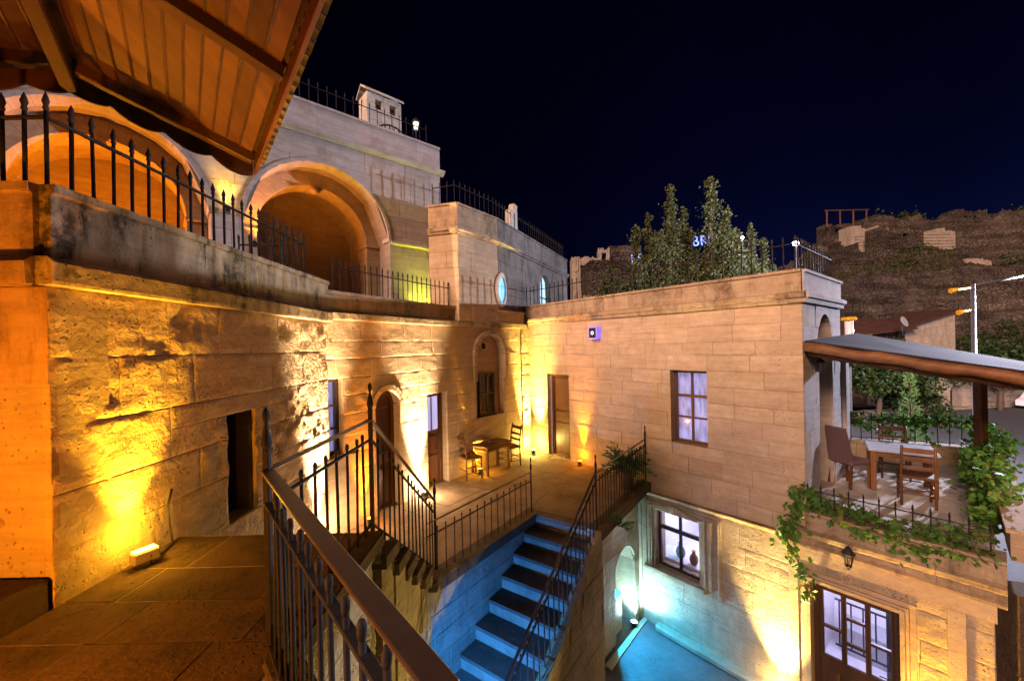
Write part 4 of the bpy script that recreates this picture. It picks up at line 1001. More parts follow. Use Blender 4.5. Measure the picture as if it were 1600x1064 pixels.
for k in range(nseg):
    F += [(2 * k, 2 * k + 2, m_ + 2 * k + 2, m_ + 2 * k), (2 * k + 1, m_ + 2 * k + 1, m_ + 2 * k + 3, 2 * k + 3), (2 * k, 2 * k + 1, 2 * k + 3, 2 * k + 2)]
tm.add(V, F); tme = tm.mesh('roof_tile', M['tile'])
for k in range(int(CLEN / .13)):
    for row in range(4):
        q = cp(.05 + .13 * k, .26 * row - .10, .125 + .012 * (row % 2))
        o = put('roof_tile', tme, can, loc=q); yaw = math.atan2(-CT.y, -CT.x) - math.pi / 2
        o.rotation_euler = (R_(18) + random.uniform(-.03, .03), random.uniform(-.04, .04), yaw + random.uniform(-.03, .03))
for (kk, s) in ((7.0, .08), (7.0, 2 * HW - .08)):
    q = cp(kk, s); mb = MB(); mb.cbox((q.x, q.y, (q.z + ZL) / 2), (.13, .13, q.z - ZL), ch=.01); mb.build('post', M['beam'], can)

# ================================================================== PERGOLA ROOF AND BALCONY
per = thing('balcony_roof', 'sheet-metal lean-to roof with a log edge over the balcony', 'roof', (6.0, 6.0, -.3))
A_, B_ = Vector((4.52, 6.12, -.03)), Vector((6.55, 3.98, -.60)); A2, B2 = Vector((7.30, 8.40, .10)), Vector((9.35, 6.25, -.68))
for k in range(2):
    t0_, t1_ = k / 2 + .0005, (k + 1) / 2 - .0005
    a, b, c, d = A_.lerp(B_, t0_), A_.lerp(B_, t1_), A2.lerp(B2, t1_), A2.lerp(B2, t0_)
    mb = MB(); slab_quad(mb, a, b, c, d, Vector((0, 0, .025))); mb.build('roof_sheet', M['metal_roof'], per)
mb = MB(); n = 14; pts = [A_.lerp(B_, k / n) + Vector((-.02, -.02, -.075 + .012 * math.sin(k * 1.7))) for k in range(n + 1)]; mb.tube(pts, [.075 + .008 * math.sin(k * 2.1) for k in range(n + 1)], 10); mb.build('edge_log', M['log'], per)
mb = MB(); pts = [A_.lerp(B_, k / n) + Vector((.07, .055, -.17 + .01 * math.sin(k * 2.7))) for k in range(n + 1)]; mb.tube(pts, .05, 8); mb.build('edge_log', M['log'], per)
for k in range(1, 6):
    a, b = A_.lerp(A2, k / 6), B_.lerp(B2, k / 6); mb = MB(); mb.bar(a - Vector((0, 0, .06)), b - Vector((0, 0, .06)), .07, .10, ch=.01); mb.build('rafter', M['log'], per)
mb = MB(); mb.cbox((8.3, 7.05, (-2.62 - .42) / 2), (.13, .13, 2.62 - .42), ch=.01); mb.build('post', M['log'], per)
ZB = -2.62
mb = MB(); f0, f1 = FL.P(lu(5.18), 0, -.2), FL.P(FL.len, 0, -.2)
mb.poly([(f0.x, f0.y), (f1.x, f1.y), (9.35, 7.75), (7.25, 8.95), (6.4, 7.75)], ZB - .15, ZB); reg(mb.build('balcony_floor', M['white_stone']), kind='structure')
FI = Fr([(7.05, 9.02), (9.30, 7.85)])
ip = thing('balcony_back_parapet', 'low pale stone parapet along the street side of the balcony', 'wall', (8.2, 8.4, ZB))
masonry(ip, FI, 0, FI.len, ZC, -2.27, (), .35, (.6, 1.0), 'stone', seed=81, thick=.22)
moulding(ip, FI, 0, FI.len, [(-.25, -2.268), (.03, -2.268), (.03, -2.22), (-.25, -2.22)], 'stone', 'coping_stone', .9)
FI2 = Fr([(9.30, 7.85), (5.75, 4.62)])
rp = thing('balcony_side_parapet', 'stone side parapet of the balcony overgrown with bright vine', 'wall', (7.5, 6.2, ZB))
masonry(rp, FI2, 0, FI2.len, ZB + .01, -2.30, (), .35, (.6, 1.0), 'stone', seed=82, thick=.2)
moulding(rp, FI2, 0, FI2.len, [(-.22, -2.298), (.03, -2.298), (.03, -2.25), (-.22, -2.25)], 'stone', 'coping_stone', .9)
r0, r1 = FI.P(.15, -2.22, -.1), FI.P(FI.len - .1, -2.22, -.1)
railing('balcony_railing', 'iron railing on the street side of the balcony wound with bright leaves', [r0, r1], .17, 'spear', .62, [(.5, .022, .014, 'iron'), (.05, .02, .012, 'iron')], .008)
# stone piers at the back of the balcony
for k, (x, y, w, lb) in enumerate(((6.42, 7.75, .17, 'slim pale stone pier at the back corner of the wing'), (6.85, 8.25, .2, 'pale stone pier nearest the street side of the balcony'))):
    t = thing('stone_pier', lb, 'pier', (x, y, ZB), 0)
    mb = MB(); mb.cbox((x, y, -1.3), (w, w, 2.4), SD.angle_signed(Vector((1, 0))), ch=.02); mb.build('shaft', M['stone_tower'], t)
    mb = MB(); mb.cbox((x, y, -2.555), (w + .06, w + .06, .12), SD.angle_signed(Vector((1, 0))), ch=.02); mb.build('base', M['stone_tower'], t)
    mb = MB(); mb.cbox((x, y, -.06), (w + .07, w + .07, .10), SD.angle_signed(Vector((1, 0))), ch=.02); mb.build('capital', M['stone_tower'], t)

# ================================================================== FURNITURE
def wood_chair(name, label, loc, rz, mat='chair', seat='rush', group=None):
    t = thing(name, label, 'chair', loc, rz, group); w = .19; H = .45
    def p(nm, mb, m=mat): return mb.build(nm, M[m], t, world=False)
    for sx in (-1, 1):
        p('leg', MB().tube([(sx * w, .19, 0), (sx * w, .18, H)], .017, 8)); p('leg', MB().tube([(sx * w, -.19, 0), (sx * w, -.18, H), (sx * w * .98, -.20, .70), (sx * w * .96, -.25, .95)], .018, 8))
        for z in (.14, .27): p('stretcher', MB().tube([(sx * w, -.185, z), (sx * w, .185, z)], .011, 6))
    for z in (.17, .30): p('stretcher', MB().tube([(-w, .185, z), (w, .185, z)], .011, 6)); 
    p('stretcher', MB().tube([(-w, -.185, .20), (w, -.185, .20)], .011, 6))
    p('seat', MB().cbox((0, 0, H), (.44, .42, .045), ch=.014), seat)
    for z, y in ((.60, -.192), (.73, -.207), (.88, -.235)): p('back_slat', MB().cbox((0, y, z), (2 * w - .02, .016, .055 if z < .8 else .075), ch=.005))
    return t
def padded_chair(name, label, loc, rz):
    t = thing(name, label, 'chair', loc, rz)
    def p(nm, mb, m='chair'): return mb.build(nm, M[m], t, world=False)
    for sx in (-1, 1):
        p('leg', MB().bar((sx * .19, .19, 0), (sx * .19, .18, .42), .035, .035)); p('leg', MB().bar((sx * .19, -.21, 0), (sx * .19, -.18, .42), .035, .035))
    p('seat', MB().cbox((0, 0, .46), (.45, .44, .09), ch=.03), 'cushion')
    V = []; n = 8
    mb = MB()
    for k in range(n):
        z0, z1 = .5 + .56 * k / n, .5 + .56 * (k + 1) / n; y0, y1 = -.19 - .09 * (k / n) ** 1.4, -.19 - .09 * ((k + 1) / n) ** 1.4
        mb.bar((0, y0, z0), (0, y1, z1 + .004), .43 - .012 * k, .055, up=(0, 1, 0))
    p('backrest', mb, 'cushion'); return t
def table(name, label, loc, rz, sx, sy, h, top, leg, lw=.05):
    t = thing(name, label, 'table', loc, rz)
    MB().cbox((0, 0, h - .018), (sx, sy, .036), ch=.008).build('table_top', M[top], t, world=False)
    for a in (-1, 1):
        for b in (-1, 1): MB().cbox((a * (sx / 2 - .07), b * (sy / 2 - .07), (h - .04) / 2), (lw, lw, h - .04), ch=.006).build('leg', M[leg], t, world=False)
        MB().cbox((a * (sx / 2 - .06), 0, h - .085), (.02, sy - .18, .09), ch=.004).build('apron', M[leg], t, world=False)
        MB().cbox((0, a * (sy / 2 - .06), h - .085), (sx - .18, .02, .09), ch=.004).build('apron', M[leg], t, world=False)
    return t
wood_chair('wooden_chair', 'rush-seat wooden chair facing the terrace table beside the half-glazed door', (-.98, 8.72, ZT), R_(-55))
wood_chair('wooden_chair', 'rush-seat wooden chair on the far side of the terrace table under the niche', (-.12, 9.55, ZT), R_(125))
table('wooden_table', 'dark wooden table between two rush chairs below the arched niche', (-.50, 9.12, ZT), R_(50), .85, .5, .66, 'chair', 'chair')
ash = MB().lathe([(.04, 0), (.05, .025), (.045, .028), (.03, .01)], (-.56, 9.1, ZT + .661), 12).build('ashtray', M['plastic']); reg(ash, 'small pale ashtray on the terrace table', 'ashtray')
table('tile_top_table', 'wooden table with blue-grey top on the balcony', (6.72, 6.92, ZB), R_(-38), .88, .8, .72, 'tabletop', 'chair', .08)
padded_chair('padded_chair', 'plum padded chair left of the balcony table', (6.0, 7.12, ZB), R_(-80))
wood_chair('wooden_chair', 'wooden chair with its back to the courtyard at the balcony table', (6.35, 6.28, ZB), R_(-38), seat='chair')
wood_chair('wooden_chair', 'wooden chair on the street side of the balcony table', (7.18, 7.5, ZB), R_(142), seat='chair')

# ================================================================== LAMPS
def floodlight(label, loc, aim, col, watts, spot=75, blend=.8, size=.05, body=.11, glow_s=14, style='can', yaw=0.0, name='floodlight', spill=0.0):
    loc = Vector(loc); aim = Vector(aim).normalized()
    t = thing(name, label, 'lamp', loc)
    q = aim.to_track_quat('Z', 'Y').to_matrix()
    hd = loc + Vector((0, 0, body * .75))
    mb = MB()
    if style == 'can':
        mb.lathe([(body * .30, -body * .45), (body * .5, -body * .38), (body * .55, body * .3), (body * .6, body * .32), (body * .6, body * .42)], (0, 0, 0), 14); mb.v = [tuple(hd + q @ Vector(v)) for v in mb.v]; mb.build('housing', M['black'], t)
        mb = MB(); mb.lathe([(body * .5, body * .424), (body * .48, body * .436)], (0, 0, 0), 14)
    else:
        mb.cbox((0, 0, 0), (body * 1.5, body * .9, body * .8), ch=.01); mb.v = [tuple(hd + Matrix.Rotation(yaw, 3, 'Z') @ Vector(v)) for v in mb.v]; mb.build('housing', M['plastic'], t)
        mb = MB(); mb.cbox((0, 0, body * .41), (body * 1.3, body * .72, .006), ch=.002)
        q = Matrix.Rotation(yaw, 3, 'Z')
    mb.v = [tuple(hd + q @ Vector(v)) for v in mb.v]
    mb.build('lens', glow('lamp_lens', col, glow_s), t)
    mb = MB(); mb.cbox(loc + Vector((0, 0, .006)), (body * .9, body * .9, .012), ch=.002)
    mb.bar(loc + Vector((body * .4, 0, .01)), hd + Vector((body * .5, 0, 0)), .012, .004); mb.bar(loc + Vector((-body * .4, 0, .01)), hd + Vector((-body * .5, 0, 0)), .012, .004); mb.build('bracket', M['black'], t)
    ld = bpy.data.lights.new('lamp_beam', 'SPOT'); ld.energy = watts * LAMP; ld.color = col; ld.spot_size = R_(spot); ld.spot_blend = blend; ld.shadow_soft_size = size
    lo = bpy.data.objects.new('lamp_beam', ld); COL.objects.link(lo)
    lo.location = hd + aim * body * .6; lo.rotation_euler = aim.to_track_quat('-Z', 'Y').to_euler()
    lo.parent = t; lo.matrix_parent_inverse = Matrix.Translation(-t.location)
    if spill:
        ld = bpy.data.lights.new('lamp_spill', 'POINT'); ld.energy = watts * spill; ld.color = col; ld.shadow_soft_size = .06
        lo = bpy.data.objects.new('lamp_spill', ld); COL.objects.link(lo); lo.location = hd + aim * body * .8 + Vector((0, 0, .1)); lo.parent = t; lo.matrix_parent_inverse = Matrix.Translation(-t.location)
    return t
LAMP = 1.0
YEL = (1.0, .50, .03); ORG = (1.0, .29, .006); WRM = (1.0, .70, .42); LEM = (1.0, .74, .18); CYA = (.20, .72, 1.0); BLU = (.02, .28, 1.0)
floodlight('boxy yellow floodlight on the near landing against the rough wall', (-2.64, 2.82, ZL), (-.06, .05, 1.0), YEL, 430, 62, 1.0, style='box', yaw=R_(62), body=.10, size=.03, spill=.02)
mb = MB(); mb.tube([(-2.60, 2.88, ZL + .03), (-2.66, 3.0, ZL + .012), (-2.70, 3.12, ZL + .012), (-2.735, 3.14, ZL + .14), (-2.74, 3.13, ZL + .30), (-2.74, 3.17, ZL + .42)], .008, 6); reg(mb.build('power_cable', M['black']), 'black cable running up the rough wall from the boxy floodlight', 'cable')
def wall_up(label, fr, u, z, d, col, watts, spot=58, reach=2.4, **kw):
    o = fr.out(u); floodlight(label, fr.P(u, z, d), -o * d + Vector((0, 0, reach)), col, watts, spot, 1.0, **{'spill': .009, **kw})
wall_up('white floodlight at the far end of the rough left block', FLW, 3.22, ZT, .20, WRM, 4600, 40, 2.9)
wall_up('orange floodlight between the side window and the arched door', FB, ub + .62, ZT, .17, ORG, 700, 42, 1.9)
wall_up('white floodlight between the arched door and the half-glazed door', FB, ub + 1.93, ZT, .20, WRM, 4600, 42, 2.9)
wall_up('orange floodlight half hidden behind the terrace table', FB, un - .10, ZT, .22, (1, .50, .03), 1100, 72, 2.0)
floodlight('lemon-white floodlight in the terrace corner beside the panelled door', (.50, 10.42, ZT), (.03, .20, 2.6), LEM, 4200, 44, 1.0, spill=.010)
wall_up('small orange floodlight right of the panelled terrace door', FW, wu(.77), ZT, .15, ORG, 850, 36, 1.9, body=.09)
floodlight('dazzling white floodlight in the corner of the courtyard', FAW.P(1.28, ZC, .04), (.12, .02, 1.0), (.40, .80, 1.0), 230, 160, .8, glow_s=40, spill=.008)
floodlight('added cyan floodlight high inside the arched niche of the courtyard', FAW.P(.95, -4.62, -.30), (.30, -.62, -.75), (.01, .42, 1.0), 800, 140, 1.0, body=.09)  # lamp added to throw cyan onto the paving and the lower wall
wall_up('warm floodlight left of the glazed courtyard door', FL, lu(4.80), ZC, .22, (1, .70, .22), 1900, 60, 2.1)
wall_up('amber floodlight right of the glazed courtyard door', FL, lu(6.5), ZC, .22, (1, .50, .04), 900, 66, 1.9)
wall_up('green-yellow floodlight at the foot of the arched tower', FT, TL - .55, .40, .2, (.80, .85, .05), 170, 90, 1.0)
wall_up('amber lamp on the pier between the two tower arches', FT, (ac[0] + ac[1]) / 2, 2.30, .10, YEL, 110, 70, .8, body=.08)
floodlight('amber lamp inside the right tower arch', FT.P(ac[0] - AR + .22, 1.9, -.32), (.55, .25, 1), (1, .32, .02), 150, 160, 1.0, body=.08)
floodlight('amber lamp inside the left tower arch', FT.P(ac[1] - .9, .40, -1.0), (.30, .10, 1), ORG, 470, 165, 1.0, body=.1)
# lamps of the stairwell and the landing that stand outside the picture
floodlight('blue floodlight at the foot of the courtyard stairs', (-.42, 3.75, ZT - RH * 10.0), (.40, .70, .45), BLU, 400, 130, 1.0)
floodlight('added blue floodlight on the rubble wall above the lower stairs', (-1.0, 3.55, -3.75), (.50, .80, -.06), (.03, .28, 1.0), 260, 120, 1.0)  # lamp added to light the risers from the front
floodlight('orange floodlight on the near landing left of the camera', (-2.45, .55, ZL), (-.28, .75, .70), ORG, 190, 110, 1.0, style='box', body=.17, spill=.75)
floodlight('warm yellow floodlight in the courtyard aimed at the rubble wall', (1.7, 3.2, ZC), (-.75, .05, .7), (1, .70, .2), 420, 90, 1.0)
# blue lamp box under the cornice
bx = thing('blue_lamp_box', 'square lamp with violet-blue face fixed under the wing cornice', 'lamp', FW.P(wu(1.20), .16, .02))
upart('housing', 'black', bx, FW, (wu(1.11), wu(1.34), .13, .40, .005, .15), ch=.01)
upart('face', 'black', bx, FW, (wu(1.13), wu(1.32), .15, .38, .151, .155)); bpy.data.objects[bx.children[-1].name].data.materials[0] = glow('violet_face', (.10, .06, .95), .9)
mb = MB(); cu, cz = wu(1.225), .265
for k in range(16):
    a, b = 2 * math.pi * k / 16, 2 * math.pi * (k + 1) / 16; prism(mb, FW, [(cu + r * math.cos(q), cz + r * math.sin(q)) for r, q in ((.022, a), (.042, a), (.042, b), (.022, b))], .15, .162)
mb.build('ring', glow('pale_ring', (.5, .5, 1), 1.2), bx)
ld = bpy.data.lights.new('violet_glow', 'SPOT'); ld.energy = .5; ld.color = (.2, .15, 1); ld.spot_size = R_(140); lo = bpy.data.objects.new('violet_glow', ld); COL.objects.link(lo); lo.location = FW.P(cu, cz, .2); lo.rotation_euler = FW.out(1).to_track_quat('-Z', 'Y').to_euler()
def wall_lantern(label, q, out, lit=None, s=1.0, post=0.0):
    t = thing('wall_lantern' if not post else 'post_lantern', label, 'lantern', q); q = Vector(q); c = q + out * .14 * s if not post else q + Vector((0, 0, post))
    mb = MB(); mb.lathe([(.012 * s, .17 * s), (.03 * s, .15 * s), (.075 * s, .09 * s), (.085 * s, .07 * s), (.07 * s, .06 * s)], c, 10); mb.build('cap', M['black'], t)
    mb = MB(); mb.lathe([(.035 * s, -.10 * s), (.06 * s, .06 * s)], c, 6, False); mb.build('glass', M['glass'] if not lit else glow('lantern_glass', lit, 2.5), t)
    mb = MB(); mb.lathe([(.006 * s, -.17 * s), (.018 * s, -.155 * s), (.01 * s, -.14 * s), (.04 * s, -.105 * s), (.04 * s, -.098 * s)], c, 10)
    mb.build('foot', M['black'], t)
    for k in range(6):
        a = k * math.pi / 3; mb = MB(); mb.bar(c + Vector((.036 * s * math.cos(a), .036 * s * math.sin(a), -.1 * s)), c + Vector((.062 * s * math.cos(a), .062 * s * math.sin(a), .06 * s)), .007 * s, .007 * s); mb.build('cage_bar', M['black'], t)
    mb = MB()
    if post: mb.tube([q, c - Vector((0, 0, .15 * s))], .02, 8); mb.build('post', M['iron'], t)
    else: mb.tube([q + Vector((0, 0, .05 * s)), q + out * .06 * s + Vector((0, 0, .16 * s)), c + Vector((0, 0, .165 * s))], .009 * s, 6); mb.build('arm', M['iron'], t)
    return t
wall_lantern('small black lantern above the glazed courtyard door', FL.P(lu(5.70), -3.10 + .03, .055), FL.out(2), s=1.0)
wall_lantern('small unlit lantern on the wing side wall under the balcony roof', FS.P(.42, -.42, .01), FS.out(1), s=.8)
tq = FT.P(TL - .12, 4.45, -.9); wall_lantern('lamp-post lantern on the roof of the arched tower', tq, Vector((0, 0, 1)), (.55, .5, .42), 1.2, post=1.15)

# ================================================================== ROOF PIECES
cq = FT.P(TL - 1.25, 4.45, -1.2)
chm = thing('chimney', 'whitewashed gabled chimney with two square holes on the tower roof', 'chimney', cq, 0)
FC = Fr([tuple(FT.P(TL - 1.32, 0, -1.0).xy), tuple(FT.P(TL - .46, 0, -1.0).xy)])
masonry(chm, FC, 0, FC.len, 4.45, 6.05, [(.2, .36, 5.7, 5.92), (.56, .72, 5.7, 5.92)], .35, (.4, .6), 'white_stone', 'white_stone', thick=.5, seed=91)
mb = MB(); m_ = FC.len
for k in range(2):
    a = [FC.P(-.05, 6.05, .05), FC.P(m_ + .05, 6.05, .05), FC.P(m_ + .05, 6.26, -.25), FC.P(-.05, 6.26, -.25)] if k == 0 else [FC.P(-.05, 6.26, -.25), FC.P(m_ + .05, 6.26, -.25), FC.P(m_ + .05, 6.05, -.55), FC.P(-.05, 6.05, -.55)]
    slab_quad(mb, a[0], a[1], a[2], a[3], Vector((0, 0, .05)))
mb.build('cap', M['white_stone'], chm)
upart('flue_back', 'rubble', chm, FC, (.15, .8, 5.65, 6.0, -.3, -.2))
hq = FT.P(TL - 1.3, 4.72, -.35)
hg = thing('arched_grille', 'half-round iron grille standing behind the tower railing', 'grille', hq)
mb = MB(); mb.tube([FT.P(TL - 1.02 + .48 * math.cos(math.pi * k / 14), 4.52 + .52 * math.sin(math.pi * k / 14), -.35) for k in range(15)], .018, 6); mb.build('rim', M['iron'], hg)
for k in range(1, 9):
    x = -.48 + .96 * k / 9; h = .52 * math.sqrt(1 - (x / .48) ** 2); mb = MB(); mb.tube([FT.P(TL - 1.02 + x, 4.47, -.35), FT.P(TL - 1.02 + x, 4.52 + h, -.35)], .012, 6); mb.build('bar', M['iron'], hg)
cq2 = FA.P(FA.l[1] + 1.2, 3.15, -.2)
ch2 = thing('forked_chimney', 'white twin-flue chimney on the parapet of the house with the oval window', 'chimney', cq2)
for dx, h in ((-.13, .55), (.13, .78)):
    mb = MB(); mb.cbox(cq2 + Vector((dx * .4, dx * .9, h / 2 - .2)), (.2, .2, h + .4), R_(-26), ch=.03); mb.build('flue', M['white_stone'], ch2)

# ================================================================== PLANTS
def leaf_quad(mb, c, d, n, ln, w):
    d = d.normalized(); s = d.cross(n)
    if s.length < 1e-3: s = d.cross(Vector((.3, .5, .8)))
    s.normalize(); m = c + d * ln * .45; up = s.cross(d) * ln * .06
    o = len(mb.v); mb.v += [tuple(c), tuple(m + s * w / 2 + up), tuple(c + d * ln), tuple(m - s * w / 2 + up)]; mb.f.append((o, o + 1, o + 2, o + 3)); mb.sm.append(False)
def rv(r): return Vector((r.gauss(0, 1), r.gauss(0, 1), r.gauss(0, 1))).normalized()
def fern_pot(label, loc, s=1.0, seed=1, pot=True, name='potted_plant', n=46, ln=.34):
    r = random.Random(seed); t = thing(name, label, 'plant', loc); c = Vector(loc)
    if pot:
        mb = MB(); mb.lathe([(.10 * s, 0), (.14 * s, .20 * s), (.155 * s, .20 * s), (.155 * s, .24 * s), (.13 * s, .24 * s)], c, 14); mb.build('pot', M['terracotta'], t); c = c + Vector((0, 0, .22 * s))
    mb = MB(); st = MB()
    for k in range(n):
        a = r.uniform(0, 6.28); el = r.uniform(.3, 1.35); d = Vector((math.cos(a) * math.cos(el), math.sin(a) * math.cos(el), math.sin(el))); L_ = r.uniform(.6, 1.1) * ln * s
        p0 = c; pts = [c]
        for q in range(5):
            d = (d + Vector((0, 0, -.16))).normalized(); p0 = p0 + d * L_ / 5; pts.append(p0)
            for sg in (-1, 1): leaf_quad(mb, p0, d + d.cross(Vector((0, 0, 1))) * sg * .8 + rv(r) * .3, rv(r), .085 * s, .024 * s)
        st.tube(pts, .003 * s, 3, False)
    o = mb.build('foliage', M['fern'], t); reg(o, kind='stuff'); st.build('stems', M['stem'], t)
    return t
fern_pot('leafy potted palm standing behind the terrace railing by the wing wall', (*pq(PR - .32, 7.75), ZT), 1.5, 3, n=70)
fern_pot('small tuft of green leaves growing at the foot of the wing wall', (*pq(PR + .02, 8.48), ZT - .02), .6, 4, False, 'wall_plant', 26)
fern_pot('trailing tuft growing from the slab edge above the arched niche', (*pq(PR + .10, 6.25), ZT - .12), .75, 5, False, 'wall_plant', 30)
def vine(name, label, stems, mat, leaf=.07, dens=40, spread=.12, droop=.2, seed=1, group=None):
    r = random.Random(seed); t = thing(name, label, 'vine', stems[0][0]); sb = MB(); mb = MB()
    for pts in stems:
        P_ = [Vector(p) for p in pts]; fine = []
        for a, b in zip(P_, P_[1:]):
            n = max(2, int((b - a).length / .08))
            for k in range(n): fine.append(a.lerp(b, k / n) + rv(r) * .015)
        fine.append(P_[-1]); sb.tube(fine, .006, 4, False)
        for q in fine:
            for k in range(max(1, int(dens * .08))):
                if r.random() > .92: continue
                c = q + rv(r) * spread * abs(r.gauss(0, .6)) + Vector((0, 0, -droop * abs(r.gauss(0, .25))))
                d = rv(r) + Vector((0, 0, -.5)); nrm = rv(r) + Vector((0, -.3, .8)); s = leaf * r.uniform(.4, 1.25)
                for j in (-1, 0, 1):        # three lobes make one ivy leaf
                    dd = d.normalized(); sd_ = dd.cross(nrm.normalized())
                    leaf_quad(mb, c, dd + sd_ * .75 * j, nrm, s * (1 if j == 0 else .8), s * .6)
    sb.build('stem', M['stem'], t); o = mb.build('foliage', M[mat], t); reg(o, kind='stuff'); return t
fb = lambda s, z, o=.05: tuple(FL.P(lu(s), z, o))
vine('trailing_vine', 'dark green vine trailing down the corner of the wing from the balcony', [[fb(5.1, -2.25, .12), fb(5.12, -2.6, .2), fb(5.0, -2.9, .22), fb(4.98, -3.15, .2), fb(5.14, -3.4, .2), fb(5.2, -3.72, .18)], [fb(5.2, -2.2, .1), fb(5.05, -2.5, .2), fb(4.95, -2.85, .25), fb(4.92, -3.0, .2)]], 'leaf_vine', .09, 150, .17, .3, 1)
vine('railing_vine', 'autumn-tinged vine wound along the balcony front railing', [[fb(5.15, -2.2), fb(5.5, -2.38), fb(5.9, -2.33), fb(6.3, -2.45), fb(6.7, -2.42), fb(7.0, -2.35)], [fb(5.2, -2.45), fb(5.7, -2.5, .1), fb(6.2, -2.55, .14), fb(6.6, -2.6, .12), fb(7.0, -2.52, .1)], [fb(5.2, -2.35, -.05), fb(6.0, -2.5, .0), fb(6.9, -2.3, 0)], [fb(5.6, -2.55, .12), fb(6.0, -2.62, .16), fb(6.45, -2.68, .16)]], 'leaf_vine', .085, 120, .15, .3, 2)
ib = lambda u, z, o=-.05: tuple(FI.P(u, z, o))
vine('railing_vine', 'bright green vine along the street railing of the balcony', [[ib(.0, -1.62), ib(.4, -1.72), ib(.9, -1.78), ib(1.4, -1.70), ib(1.9, -1.72), ib(2.5, -1.68)], [ib(.5, -1.75, -.12), ib(1.0, -1.95, -.1), ib(1.4, -2.1, -.1)], [ib(1.6, -1.75), ib(1.7, -2.0), ib(1.78, -2.15)], [ib(.2, -1.6, -.2), ib(1.2, -1.7, -.25), ib(2.5, -1.65, -.2)]], 'leaf_bright', .11, 90, .15, .25, 3)
sb_ = lambda u, z, o=0.0: tuple(FI2.P(u, z, o))
vine('parapet_vine', 'dense bright vine smothering the side parapet of the balcony', [[sb_(u0_, -1.75 - .1 * k, -.15 + .08 * k), sb_(u0_ + .7, -1.85 - .16 * k, .02 * k), sb_(u0_ + 1.4, -2.0 - .12 * k, .05), sb_(u0_ + 2.1, -2.1 - .1 * k, .04 * k)] for u0_ in (.0, .9, 1.8) for k in range(5)], 'leaf_bright', .12, 95, .26, .3, 4)
def conifer(label, loc, h, seed):
    r = random.Random(seed); t = thing('spruce_sapling', label, 'tree', loc); c = Vector(loc)
    MB().tube([c, c + Vector((0, 0, h * .5)), c + Vector((.01, 0, h))], [.028, .018, .006], 6).build('trunk', M['bark'], t)
    mb = MB(); z = .25
    while z < h:
        f = 1 - z / h; L_ = .06 + .50 * f
        for k in range(7):
            a = r.uniform(0, 6.28); d = Vector((math.cos(a), math.sin(a), .55)).normalized(); p0 = c + Vector((0, 0, z + r.uniform(-.05, .05))); n = max(3, int(L_ / .035))
            for q in range(n):
                p0 = p0 + d * L_ / n; d = (d + Vector((0, 0, .02))).normalized()
                for j in range(4): leaf_quad(mb, p0, d * .7 + rv(r) * .8, rv(r), .06, .014)
        z += .13
    for k in range(40): leaf_quad(mb, c + Vector((0, 0, h * r.uniform(.88, 1.0))), Vector((r.uniform(-1, 1), r.uniform(-1, 1), .8)), rv(r), .06, .014)
    reg(mb.build('crown', M['needle'], t), kind='stuff'); return t
conifer('young spruce with pale needles beyond the balcony railing', (9.75, 9.75, -4.2), 3.45, 1)
def poplar(label, x, y, z0, h, w, seed, n=4200, leaf=.17):
    r = random.Random(seed); t = thing('poplar_tree', label, 'tree', (x, y, z0), 0, 'poplars behind the wing'); b = Vector((x, y, z0))
    tr = MB(); tr.tube([b, b + Vector((.05, 0, h * .5)), b + Vector((0, 0, h * .97))], [.20, .12, .02], 7)
    leaders = [(0, 0, 1.0, .16)]
    for k in range(17):
        a = r.uniform(0, 6.28); rr = w * r.uniform(.2, .95); leaders.append((rr * math.cos(a), rr * math.sin(a), r.uniform(.60, .95) - .25 * rr / w, r.uniform(.10, .4)))
    mb = MB()
    for (dx, dy, tp_, st) in leaders:
        top = b + Vector((dx, dy, h * tp_)); base = b + Vector((dx * .1, dy * .1, h * st * .6))
        mid = base.lerp(top, .4) + Vector((dx * .35, dy * .35, 0)); tr.tube([base, mid, top], [.06, .04, .008], 4, False)
        for k in range(n // len(leaders)):
            f = r.random() ** .8; q = base.lerp(mid, f * 2.5) if f < .4 else mid.lerp(top, (f - .4) / .6)
            tuft = .5 + .5 * math.sin(q.z * (4.1 + 1.3 * math.sin(dx * 9)) + dx * 7 + dy * 3); rad = (w * .36 * (1 - f) ** .55 + .07) * (.45 + .8 * tuft)
            c = q + Vector((r.gauss(0, rad * .7), r.gauss(0, rad * .7), r.gauss(0, .1)))
            leaf_quad(mb, c, rv(r) + Vector((0, 0, .3)), rv(r), leaf * r.uniform(.6, 1.2), leaf * .7)
    tr.build('trunk', M['bark'], t); reg(mb.build('crown', M['leaf_poplar'], t), kind='stuff'); return t
for k, (x, y, h, w, lb) in enumerate(((6.6, 26.0, 6.5, 1.5, 'leftmost and shortest poplar of the row behind the wing'), (7.6, 24, 8.4, 1.5, 'second poplar from the left behind the wing'), (8.6, 24.6, 9.3, 1.4, 'third poplar from the left behind the wing'), (9.75, 24, 10.9, 1.6, 'tall slender poplar in the middle of the row'), (10.9, 24.8, 9.7, 1.5, 'poplar in the dip between the two tallest crowns'), (12.2, 24, 11.25, 2.2, 'tallest and widest poplar of the row'), (13.6, 24.8, 9.6, 1.5, 'poplar half merged into the right flank of the tallest one'), (15.8, 26, 9.0, 1.3, 'lone poplar right of the tallest one'), (17.3, 27, 8.2, 1.2, 'rightmost small poplar near the street lamp'))):
    poplar(lb, x, y, -1.4, h, w * 1.1, 40 + k, 42000 if w > 2 else 26000, .18)
